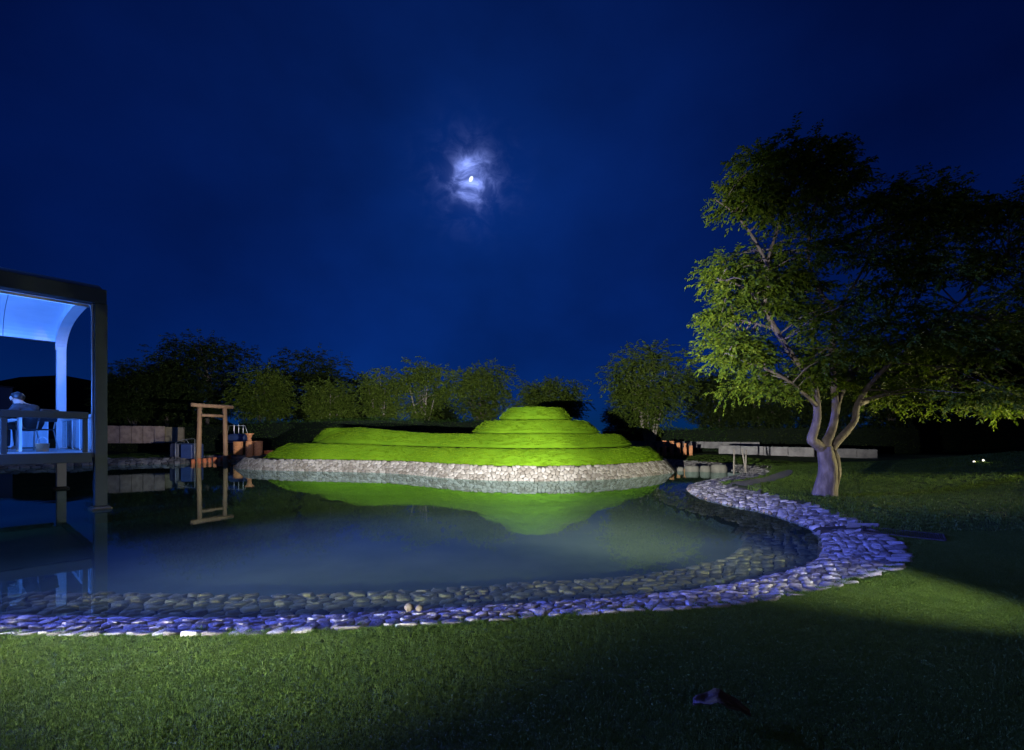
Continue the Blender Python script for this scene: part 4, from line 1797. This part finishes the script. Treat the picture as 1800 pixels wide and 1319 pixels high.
def low_wall(pxa, ya, pxb, yb, top_a, top_b, base_a, base_b, th, n, lab, mat, cat='wall', name='low_wall', jig=.004):
    """wall of n blocks between two surveyed ends"""
    A = Vector(((pxa - HX) / FPX * ya, ya, 0))
    B = Vector(((pxb - HX) / FPX * yb, yb, 0))
    d = (B - A)
    rz = math.atan2(d.y, d.x)
    root = tag(empty(name, (A.x, A.y, 0), rz), lab, cat)
    for k in range(n):
        f0, f1 = k / n, (k + 1) / n
        fm = (f0 + f1) / 2
        y = ya + (yb - ya) * fm
        zt = CH - (top_a + (top_b - top_a) * fm - HY) / FPX * y
        zb = CH - (base_a + (base_b - base_a) * fm - HY) / FPX * y - .12
        ln = d.length / n
        MB().bbox((d.length * fm, random.uniform(-jig, jig), (zt + zb) / 2), (ln - .012, th, zt - zb), .012).build('block', mat, root)
    return root


low_wall(188, 27, 289, 29, 748.5, 749.5, 776, 776, .35, 5, 'long pinkish grey stone clad wall left of the torii', M['clad'])
low_wall(291, 29.4, 324, 29.8, 751, 751.5, 775, 775, .35, 2, 'short brown stone wall at the right end of the pinkish one', M['cladb'])
low_wall(460, 36, 600, 37, 771.5, 772, 778, 778, .4, 6, 'low pale kerb wall behind the left of the mound', M['concrete'])
low_wall(1092, 33, 1335, 29.5, 775.0, 777.5, 782, 786.5, .4, 8, 'long low concrete wall behind the far row of clay jars', M['concrete'])
low_wall(1265, 24.5, 1432, 21.8, 783.0, 787.0, 793.5, 799.0, .45, 4, 'pale concrete bench wall left of the big tree trunk', M['concrete'])
low_wall(1436, 21.7, 1541, 20.6, 787.2, 790.5, 799.0, 802.5, .45, 3, 'pale concrete bench wall right of the big tree trunk', M['concrete'])

# wooden stakes by the channel
for (px, yb, tpx, ty, lab) in ((1290, 819.5, 1290.3, 789.5, 'upright wooden stake by the channel, standing alone'), (1310.5, 822, 1311.5, 791, 'upright wooden stake of the crossed pair by the channel'), (1309.5, 809, 1305, 790, 'leaning wooden stake of the crossed pair by the channel')):
    y = 16.2
    a, b = D(px, yb, y), D(tpx, ty, y)
    if 'leaning' not in lab:
        a.z = gz(a.x, a.y) - .05
        o_ = MB()
    else:
        a = D(1311, 822, y + .05)
        a.z = gz(a.x, a.y) - .03
        b = D(1304.5, 790, y + .05)
    o = MB().tube([Vector((0, 0, 0)), (b - a) * .5, b - a], [.026, .027, .024], 8).build('wooden_stake', M['stake'], None, True)
    o.location = a
    tag(o, lab, 'stake', 'stakes by the channel')
for (px, t, lab) in ((547.5, 753.5, 'thin pale post behind the left shoulder of the mound, the taller one'), (566, 755, 'thin pale post behind the left shoulder of the mound, the shorter one')):
    y = 33
    x = (px - HX) / FPX * y
    z = gz(x, y)
    o = MB().tube([(0, 0, -.05), (0, 0, CH - (t - HY) / FPX * y - z)], .035, 8).build('post', M['stake'], None, True)
    o.name = 'marker_post'
    o.location = (x, y, z)
    tag(o, lab, 'post', 'posts behind the mound')

# ------------------------------------------------------------------ trees


def leaf_verts(base, dirv, up, size, width):
    """arrays -> folded diamond leaves; returns verts (4n,3), faces (2n,3)"""
    n = len(base)
    d = dirv / (np.linalg.norm(dirv, axis=1)[:, None] + 1e-9)
    s = np.cross(d, up)
    s /= (np.linalg.norm(s, axis=1)[:, None] + 1e-9)
    nn = np.cross(s, d)
    sz = size[:, None]
    a = base
    l = base + d * sz * .48 + s * sz * width - nn * sz * -.06
    r = base + d * sz * .48 - s * sz * width - nn * sz * -.06
    t = base + d * sz - nn * sz * .10
    v = np.stack([a, l, t, r], 1).reshape(-1, 3)
    k = np.arange(n) * 4
    f = np.concatenate([np.stack([k, k + 1, k + 2], 1), np.stack([k, k + 2, k + 3], 1)])
    return v, f


def unit(n):
    v = rng.normal(size=(n, 3))
    return v / np.linalg.norm(v, axis=1)[:, None]


def sprays(centres, rad, twigs, leaves, twig_len, leaf, width=.24, droop=.35, flat=.65):
    """leafy twigs spraying out of each clump centre -> base points, directions, sizes"""
    nC = len(centres)
    c = np.repeat(centres, twigs, 0)
    rr = np.repeat(rad, twigs)[:, None]
    o = unit(len(c))
    o[:, 2] *= flat
    start = c + o * rr * (rng.uniform(.15, 1, (len(c), 1)) ** .6)
    d = o * .9 + unit(len(c)) * .55
    d[:, 2] *= .7
    d /= np.linalg.norm(d, axis=1)[:, None]
    tl = twig_len * rng.uniform(.6, 1.3, len(c))
    s = np.repeat(start, leaves, 0)
    dd = np.repeat(d, leaves, 0)
    tt = np.tile(np.linspace(.05, 1, leaves), len(c))
    L_ = np.repeat(tl, leaves)
    base = s + dd * (tt * L_)[:, None]
    base[:, 2] -= droop * L_ * tt ** 2 * .6
    side = np.cross(dd, np.array([0, 0, 1.0]))
    side /= (np.linalg.norm(side, axis=1)[:, None] + 1e-9)
    sg = np.where(np.arange(len(base)) % 2 == 0, 1, -1)[:, None]
    ld = dd * .7 + side * sg * .8 + rng.normal(0, .3, base.shape)
    ld[:, 2] -= droop
    up = np.array([0, 0, 1.0]) + rng.normal(0, .45, base.shape)
    sz = leaf * rng.uniform(.6, 1.25, len(base))
    return leaf_verts(base, ld, up, sz, width)


def crown_points(n, c, rx, ry, rz, shell=.45, vase=0.0, seed=0):
    """clump centres in an uneven ellipsoid"""
    out = []
    while len(out) < n:
        p = unit(1)[0] * (random.uniform(shell, 1) ** .5)
        k = 1.0 + .42 * mnoise.noise(Vector((p[0] * 1.9 + seed, p[1] * 1.9, p[2] * 1.9)))
        if vase:
            w = 1 - vase * max(0, -p[2])
            p = np.array([p[0] * w, p[1] * w, p[2]])
        out.append((c[0] + p[0] * rx * k, c[1] + p[1] * ry * k, c[2] + p[2] * rz * k))
    return np.array(out)


def far_tree(px, y, top, bot, half, lab, mat, clumps=60, stems=1, leaf=.17, vase=.25, twigs=19, leaves=12, ry=None, pale=False, name='garden_tree', grp='trees beyond the pond', crad=.17, top_lobes=3):
    clumps = int(clumps * 1.7)
    x = (px - HX) / FPX * y
    z = gz(x, y)
    zt = CH - (top - HY) / FPX * y
    zb = CH - (bot - HY) / FPX * y
    rx = half / FPX * y
    rz_ = (zt - zb) / 2
    c = (0, 0, (zt + zb) / 2 - z)
    root = tag(empty(name, (x, y, z)), lab, 'tree', grp)
    sd = px * .37
    cp = crown_points(clumps, c, rx * .88, (ry or rx * .8) * .88, rz_ * .88, .35, vase, sd)
    if top_lobes:
        ext = []
        for k in range(top_lobes):
            u = -1 + 2 * (k + .5) / top_lobes
            hgt = random.uniform(.75, 1.05)
            ext += [(u * rx * .9, random.uniform(-.4, .4) * rx, c[2] + rz_ * hgt * math.sqrt(max(.05, 1 - .75 * u * u)) + q * .25 * rz_ * .3) for q in (-1, 0, 1)]
        cp = np.concatenate([cp, np.array(ext)])
    cr = np.full(len(cp), crad * (rx + rz_)) * rng.uniform(.65, 1.25, len(cp))
    v, f = sprays(cp, cr, twigs, leaves, leaf * 3.0, leaf * 1.0)
    np_mesh('crown', v, f, mat, root)
    m = MB()
    r0 = max(.05, .018 * (zt - z)) * (1.0 if stems == 1 else .6)
    for s in range(stems):
        a = 2 * math.pi * s / max(1, stems) + .4
        b0 = Vector((math.cos(a), math.sin(a), 0)) * (r0 * 1.6 if stems > 1 else 0)
        sp = rx * .55 if stems > 1 else rx * .12
        tip = Vector((math.cos(a) * sp, math.sin(a) * sp * .7, c[2] + rz_ * .45))
        midp = b0 * .5 + tip * .5 + Vector((-math.cos(a), -math.sin(a), .25)) * sp * .12
        path = [b0 + Vector((0, 0, -.1)), b0 * .8 + midp * .2, midp, midp * .4 + tip * .6, tip]
        m.tube(path, [r0 * 1.25, r0, r0 * .8, r0 * .55, r0 * .2], 7, True, .2)
        for q in range(max(3, 14 // stems)):
            t = cp[random.randrange(len(cp))]
            s0 = midp.lerp(tip, random.uniform(-.5, .7))
            e_ = Vector(t)
            mid_ = s0.lerp(e_, .5) + Vector((0, 0, .12 * (e_ - s0).length))
            m.tube([s0, mid_, e_], [r0 * .42, r0 * .28, r0 * .08], 5, False)
    m.build('trunk', M['twig'] if pale else M['bark'], root, True)
    return root


DK, FR = M['leaf_dark'], M['leaf_far']
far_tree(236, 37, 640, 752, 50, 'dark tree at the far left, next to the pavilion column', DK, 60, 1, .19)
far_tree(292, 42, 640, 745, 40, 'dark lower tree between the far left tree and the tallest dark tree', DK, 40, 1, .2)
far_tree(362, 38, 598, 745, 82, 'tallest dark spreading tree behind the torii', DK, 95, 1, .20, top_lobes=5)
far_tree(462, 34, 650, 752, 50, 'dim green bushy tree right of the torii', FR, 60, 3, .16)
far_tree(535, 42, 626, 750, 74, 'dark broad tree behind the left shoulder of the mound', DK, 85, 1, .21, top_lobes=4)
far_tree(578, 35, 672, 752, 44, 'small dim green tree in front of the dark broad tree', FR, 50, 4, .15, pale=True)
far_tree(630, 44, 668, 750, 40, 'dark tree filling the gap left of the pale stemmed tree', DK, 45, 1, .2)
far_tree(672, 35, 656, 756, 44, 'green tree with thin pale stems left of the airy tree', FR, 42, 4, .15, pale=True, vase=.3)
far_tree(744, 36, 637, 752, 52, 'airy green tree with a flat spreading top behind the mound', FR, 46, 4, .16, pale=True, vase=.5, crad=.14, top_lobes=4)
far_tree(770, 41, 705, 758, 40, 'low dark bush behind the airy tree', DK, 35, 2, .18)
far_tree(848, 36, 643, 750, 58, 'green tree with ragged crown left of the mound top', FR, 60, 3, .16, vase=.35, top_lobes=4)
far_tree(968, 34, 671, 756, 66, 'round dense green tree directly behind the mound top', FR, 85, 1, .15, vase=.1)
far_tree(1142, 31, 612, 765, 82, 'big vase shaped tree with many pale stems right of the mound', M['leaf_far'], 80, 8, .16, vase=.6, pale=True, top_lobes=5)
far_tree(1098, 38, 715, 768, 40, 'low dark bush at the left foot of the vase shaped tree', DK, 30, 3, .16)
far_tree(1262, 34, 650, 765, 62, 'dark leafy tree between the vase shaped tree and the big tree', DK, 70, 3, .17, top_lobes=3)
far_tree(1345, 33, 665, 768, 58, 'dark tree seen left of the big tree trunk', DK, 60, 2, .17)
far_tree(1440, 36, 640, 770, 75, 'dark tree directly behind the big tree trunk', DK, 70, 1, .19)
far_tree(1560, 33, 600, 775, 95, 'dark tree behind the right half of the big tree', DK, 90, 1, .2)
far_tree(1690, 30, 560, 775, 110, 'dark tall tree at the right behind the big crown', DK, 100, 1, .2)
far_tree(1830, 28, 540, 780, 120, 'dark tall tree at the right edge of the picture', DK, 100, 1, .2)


def hedge(pxa, ya, pxb, yb, ta_, tb_p, th, lab, mat, dens=150, leaf=.11, wavy=.08):
    A, B = Vector(((pxa - HX) / FPX * ya, ya, 0)), Vector(((pxb - HX) / FPX * yb, yb, 0))
    d = B - A
    ln = d.length
    rz = math.atan2(d.y, d.x)
    z0 = min(gz(A.x, A.y), gz(B.x, B.y)) - .05
    ha, hb = CH - (ta_ - HY) / FPX * ya - z0, CH - (tb_p - HY) / FPX * yb - z0
    root = tag(empty('hedge', (A.x, A.y, z0), rz), lab, 'hedge', 'clipped hedges')
    n = int(ln * (ha + th) * dens)
    u = rng.uniform(0, ln, n)
    hh = ha + (hb - ha) * u / ln
    hh = hh + wavy * np.sin(u * 1.7) * np.sin(u * .63 + 1) + rng.normal(0, .03, n)
    face = rng.random(n)
    v_ = np.where(face < .62, rng.normal(-th / 2, .05, n), rng.uniform(-th / 2, th / 2, n))
    w_ = np.where(face < .62, rng.uniform(0, 1, n) * hh, hh + rng.normal(-.03, .06, n))
    base = np.column_stack([u, v_, w_])
    dr = np.column_stack([rng.normal(0, .8, n), rng.normal(-.4, .5, n), rng.normal(.25, .5, n)])
    up = np.array([0, -.3, 1.0]) + rng.normal(0, .5, base.shape)
    vv, ff = leaf_verts(base, dr, up, leaf * rng.uniform(.6, 1.3, n), .3)
    np_mesh('foliage', vv, ff, mat, root)
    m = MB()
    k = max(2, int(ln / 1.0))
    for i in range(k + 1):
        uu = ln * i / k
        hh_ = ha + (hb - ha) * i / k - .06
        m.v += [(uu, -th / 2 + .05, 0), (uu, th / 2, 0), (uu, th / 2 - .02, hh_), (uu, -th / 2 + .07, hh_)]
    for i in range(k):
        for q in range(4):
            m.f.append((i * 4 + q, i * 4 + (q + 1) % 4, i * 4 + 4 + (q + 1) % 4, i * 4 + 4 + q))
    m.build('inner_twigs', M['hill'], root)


HG = M['leaf_hedge']
hedge(425, 32.5, 640, 33.5, 744, 738, 1.0, 'tall dark hedge behind the left of the mound', HG)
hedge(640, 33.5, 880, 34.5, 738, 742, 1.0, 'dark hedge behind the middle of the mound', HG)
hedge(195, 34, 425, 33, 752, 748, 1.0, 'dark hedge behind the pinkish wall', M['leaf_dark'])
hedge(1060, 36, 1150, 35, 757, 756, 1.0, 'low dark hedge left of the vase shaped tree stems', M['leaf_dark'])
hedge(1148, 33, 1275, 32, 755, 754, 1.0, 'green hedge behind the far row of clay jars', HG)
hedge(1275, 32, 1600, 28, 752, 752, 1.2, 'dark green hedge behind the concrete bench walls', M['leaf_dark'])
hedge(1600, 28, 1900, 24, 740, 730, 1.5, 'nearly black hedge at the far right behind the lawn bank', M['leaf_dark'])

# ---- the big tree on the right
TY = 7.75
tx, ty = P(1450, 870, .2)
TZ = gz(tx, ty)
big = tag(empty('cherry_tree', (tx, ty, TZ)), 'big spreading tree with a forked grey trunk on the right lawn', 'tree')
org = Vector((tx, ty, TZ))


def T(px, py, dy=0.0):
    return D(px, py, ty + dy) - org


tr = MB()
tr.tube([T(1452, 884), T(1451, 872), T(1451, 858), T(1454, 838), T(1456, 818), T(1452, 800), T(1449, 786)], [.25, .20, .168, .158, .152, .138, .118], 16, True, .30)
tr.tube([T(1462, 860, .12), T(1469, 830, .12), T(1467, 805, .1), T(1460, 790, .05)], [.115, .095, .085, .07], 12, True, .25)
limbs = []


def limb(pts, r0, r1, n=10):
    pts = catmull([tuple(p) for p in pts], False, 4)
    k = len(pts)
    tr.tube([Vector(p) for p in pts], [r0 + (r1 - r0) * (i / (k - 1)) ** .8 for i in range(k)], n, True, .16)
    limbs.append([Vector(p) for p in pts])


limb([T(1449, 792), T(1436, 782, -.05), T(1427, 773, -.1), T(1432, 755, -.12), T(1437, 730, -.1), T(1434, 695, -.15), T(1424, 668, -.2), T(1389, 621, -.3), T(1363, 579, -.35), T(1346, 541, -.4), T(1349, 500, -.4), T(1351, 455, -.35), T(1375, 380, -.3), T(1400, 300, -.2)], .095, .02)
limb([T(1450, 792), T(1452, 778), T(1460, 762, .05), T(1467, 735, .1), T(1468, 705, .1), T(1462, 640, .2), T(1465, 590, .3), T(1464, 545, .3), T(1440, 510, .2), T(1420, 440, .1), T(1440, 330, .1)], .100, .02)
limb([T(1456, 798, .05), T(1468, 780, .1), T(1490, 757, .2), T(1503, 738, .25), T(1507, 712, .3), T(1530, 675, .3), T(1580, 625, .1), T(1640, 575, -.1), T(1700, 520, -.3), T(1790, 440, -.5)], .085, .02)
limb([T(1467, 735, .1), T(1478, 690, .3), T(1505, 650, .6), T(1535, 605, .8), T(1560, 560, 1.0), T(1590, 480, 1.1), T(1610, 400, 1.1)], .07, .015)
limb([T(1507, 712, .3), T(1560, 690, .7), T(1640, 650, 1.0), T(1730, 620, 1.0), T(1840, 590, .9), T(1950, 560, .8)], .06, .015)
limb([T(1437, 715, -.1), T(1410, 690, -.5), T(1370, 660, -.8), T(1320, 640, -.9), T(1280, 622, -.9)], .04, .01)
limb([T(1346, 545, -.4), T(1325, 520, -.5), T(1295, 500, -.6), T(1260, 490, -.7)], .035, .008, 8)
limb([T(1363, 579, -.35), T(1330, 570, -.1), T(1290, 560, .1)], .03, .008, 8)
limb([T(1351, 470, -.35), T(1325, 420, -.5), T(1290, 375, -.5), T(1255, 350, -.5)], .035, .008, 8)
limb([T(1464, 560, .3), T(1490, 520, .2), T(1530, 450, -.2), T(1560, 380, -.4)], .035, .008, 8)
limb([T(1640, 575, -.1), T(1690, 560, .3), T(1760, 520, .4), T(1850, 460, .3)], .03, .008, 8)

blobs = [(1408, 268, 62, 36, 12), (1338, 285, 42, 32, 7), (1462, 290, 36, 38, 7), (1290, 355, 62, 30, 9), (1395, 345, 90, 50, 14), (1470, 350, 60, 45, 8), (1262, 478, 34, 34, 5), (1325, 480, 75, 45, 13), (1420, 465, 95, 60, 16), (1300, 545, 62, 36, 9),
         (1400, 555, 80, 50, 10), (1278, 610, 34, 24, 7), (1330, 625, 60, 34, 11), (1420, 650, 80, 36, 12), (1510, 640, 80, 45, 11), (1545, 370, 55, 40, 9), (1605, 355, 62, 32, 9), (1560, 460, 95, 70, 16), (1680, 355, 55, 38, 8),
         (1680, 450, 105, 75, 18), (1772, 375, 60, 42, 9), (1800, 480, 100, 85, 15), (1900, 440, 110, 100, 9), (1620, 585, 100, 60, 13), (1740, 600, 100, 62, 13), (1860, 610, 110, 70, 8), (1560, 680, 80, 30, 8), (1690, 690, 90, 30, 9), (1480, 555, 75, 55, 9), (1330, 680, 60, 22, 6), (1800, 700, 90, 30, 6)]
cpts = []
for (bx, by, rx_, ry_, nn) in blobs:
    for _ in range(nn):
        u = unit(1)[0]
        k = random.uniform(.3, 1) ** .5
        depth = .1 + u[1] * 1.5 * k
        cpts.append(T(bx + u[0] * rx_ * k, by + u[2] * ry_ * k, depth))
cpts = np.array([tuple(p) for p in cpts])
cr = rng.uniform(.16, .34, len(cpts))
v, f = sprays(cpts, cr, 24, 15, .30, .083, .22, .40, .6)
np_mesh('crown', v, f, M['leaf'], big)
# twigs from the nearest limb point to each clump
allp = [p for l in limbs for p in l[len(l) // 3:]]
for c in cpts:
    c = Vector(c)
    b = min(allp, key=lambda p: (p - c).length + .25 * max(0, p.z - c.z))
    if (b - c).length < 2.6:
        md_ = b.lerp(c, .5) + Vector((0, 0, .10 * (b - c).length))
        tr.tube([b, md_, c], [.016, .010, .004], 5, False)
tr.build('trunk', M['bark'], big, True)

# ground uplights on the right lawn bank
uz = .5
for _ in range(30):
    ux, uy = P(1712, 816, uz)
    uz = .5 * uz + .5 * gz(ux, uy)
floodlight((ux, uy, gz(ux, uy) + .14), (ux - 5.5, uy - 2.0, 3.6), 'small ground spotlight on the lawn bank at the right, left of two', 230, (1.0, .95, .55), 120, .9, .002, 0, 8, radius=.03, height_=.14).scale = (.45, .45, .45)
floodlight((ux + .35, uy + .1, gz(ux + .35, uy + .1) + .14), (ux - 3.5, uy - 1.0, gz(ux, uy) - .2), 'small ground spotlight on the lawn bank at the right, right of two', 40, (1.0, .92, .30), 150, .9, .02, -14, -4, radius=.03, height_=.22).scale = (.55, .55, .55)

fz = gz(12.6, 7.6)
floodlight((12.6, 7.6, fz + .55), (6.9, 10.0, fz - .9), 'black garden floodlight on the lawn bank beyond the right edge of the picture', 5200, (1.0, .90, .42), 76, .7, .04, -16.0, -5.0, height_=.5)

# ------------------------------------------------------------------ things lying about, and the far distance
lx, ly = P(1268, 1245, .2)
lf = empty('fallen_leaf', (lx, ly, gz(lx, ly) + .045), R(-18))
tag(lf, 'big curled brown dry leaf lying on the dark near lawn', 'leaf')
m = MB()
nL, nW = 10, 5
for i in range(nL + 1):
    t = i / nL
    xx = -.105 + .21 * t
    bend = .045 * (1 - abs(t - .45) / .55) if True else 0
    hw = .042 * math.sin(math.pi * min(.97, max(.04, t))) ** .7
    for j in range(nW + 1):
        s = -1 + 2 * j / nW
        m.v.append((xx, s * hw, bend + .022 * s * s * (1 if s > 0 else .3) + .004 * math.sin(t * 18)))
for i in range(nL):
    for j in range(nW):
        a = i * (nW + 1) + j
        m.f.append((a, a + 1, a + nW + 2, a + nW + 1))
o = m.build('blade', M['dryleaf'], lf, True)
so_ = o.modifiers.new('thick', 'SOLIDIFY')
so_.thickness = .003
MB().tube([(-.105, 0, .004), (-.04, 0, .030), (.02, 0, .040), (.105, 0, .006)], .0025, 6).build('midrib', M['dryleaf'], lf, True)

moon_p = Vector((0, 0, CH)) + MOON_DIR * 1500
m = MB()
m.lathe([(.001 + math.sin(math.pi * k / 12), -math.cos(math.pi * k / 12)) for k in range(13)], n=24)
mo = m.build('moon', M['moon'], None, True)
mo.location = moon_p
mo.scale = (5.2, 5.2, 8.6)
mo.rotation_euler = (0, R(28), 0)
mo.visible_shadow = True
tag(mo, 'small bright moon glowing through thin cloud in the night sky', 'moon')

hl = MB()
prof_h = [(-420, 700), (-300, 668), (-150, 640), (-60, 636), (0, 647), (14, 643), (25, 652), (45, 664), (62, 672), (80, 682), (110, 694), (150, 704), (200, 716), (280, 745), (330, 765)]
HYD = 420.0
nrow = 5
for (px, py) in prof_h:
    for r in range(nrow):
        dpt = HYD + r * 45
        top_ = CH - (py - HY) / FPX * HYD
        hgt = (0, .55, 1.0, .9, 0)[r] * top_ * (1 + .03 * math.sin(px * .31 + r)) if r not in (0, 4) else -3
        hl.v.append(((px - HX) / FPX * HYD * (1 + .0), dpt, hgt if r != 2 else top_))
for i in range(len(prof_h) - 1):
    for r in range(nrow - 1):
        a = i * nrow + r
        hl.f.append((a, a + nrow, a + nrow + 1, a + 1))
hobj = hl.build('hill', M['hill'], None, True)
tag(hobj, kind='structure')

db = tag(empty('distant_building', tuple(D(-34, 705, 120)[:2]) + (0.0,)), 'pale far building seen through the pavilion at the left edge', 'building')
bz = CH - (680 - HY) / FPX * 120
MB().bbox((0, 0, bz / 2), (9.2, 7, bz), .05).build('wall', M['plaster'], db)
MB().bbox((0, 0, bz + .15), (9.6, 7.4, .3), .05).build('roof', M['concrete'], db)
MB().bbox((-1.2, -3.52, bz * .8), (.3, .08, bz * .3), .02).build('pipe', M['concrete'], db)
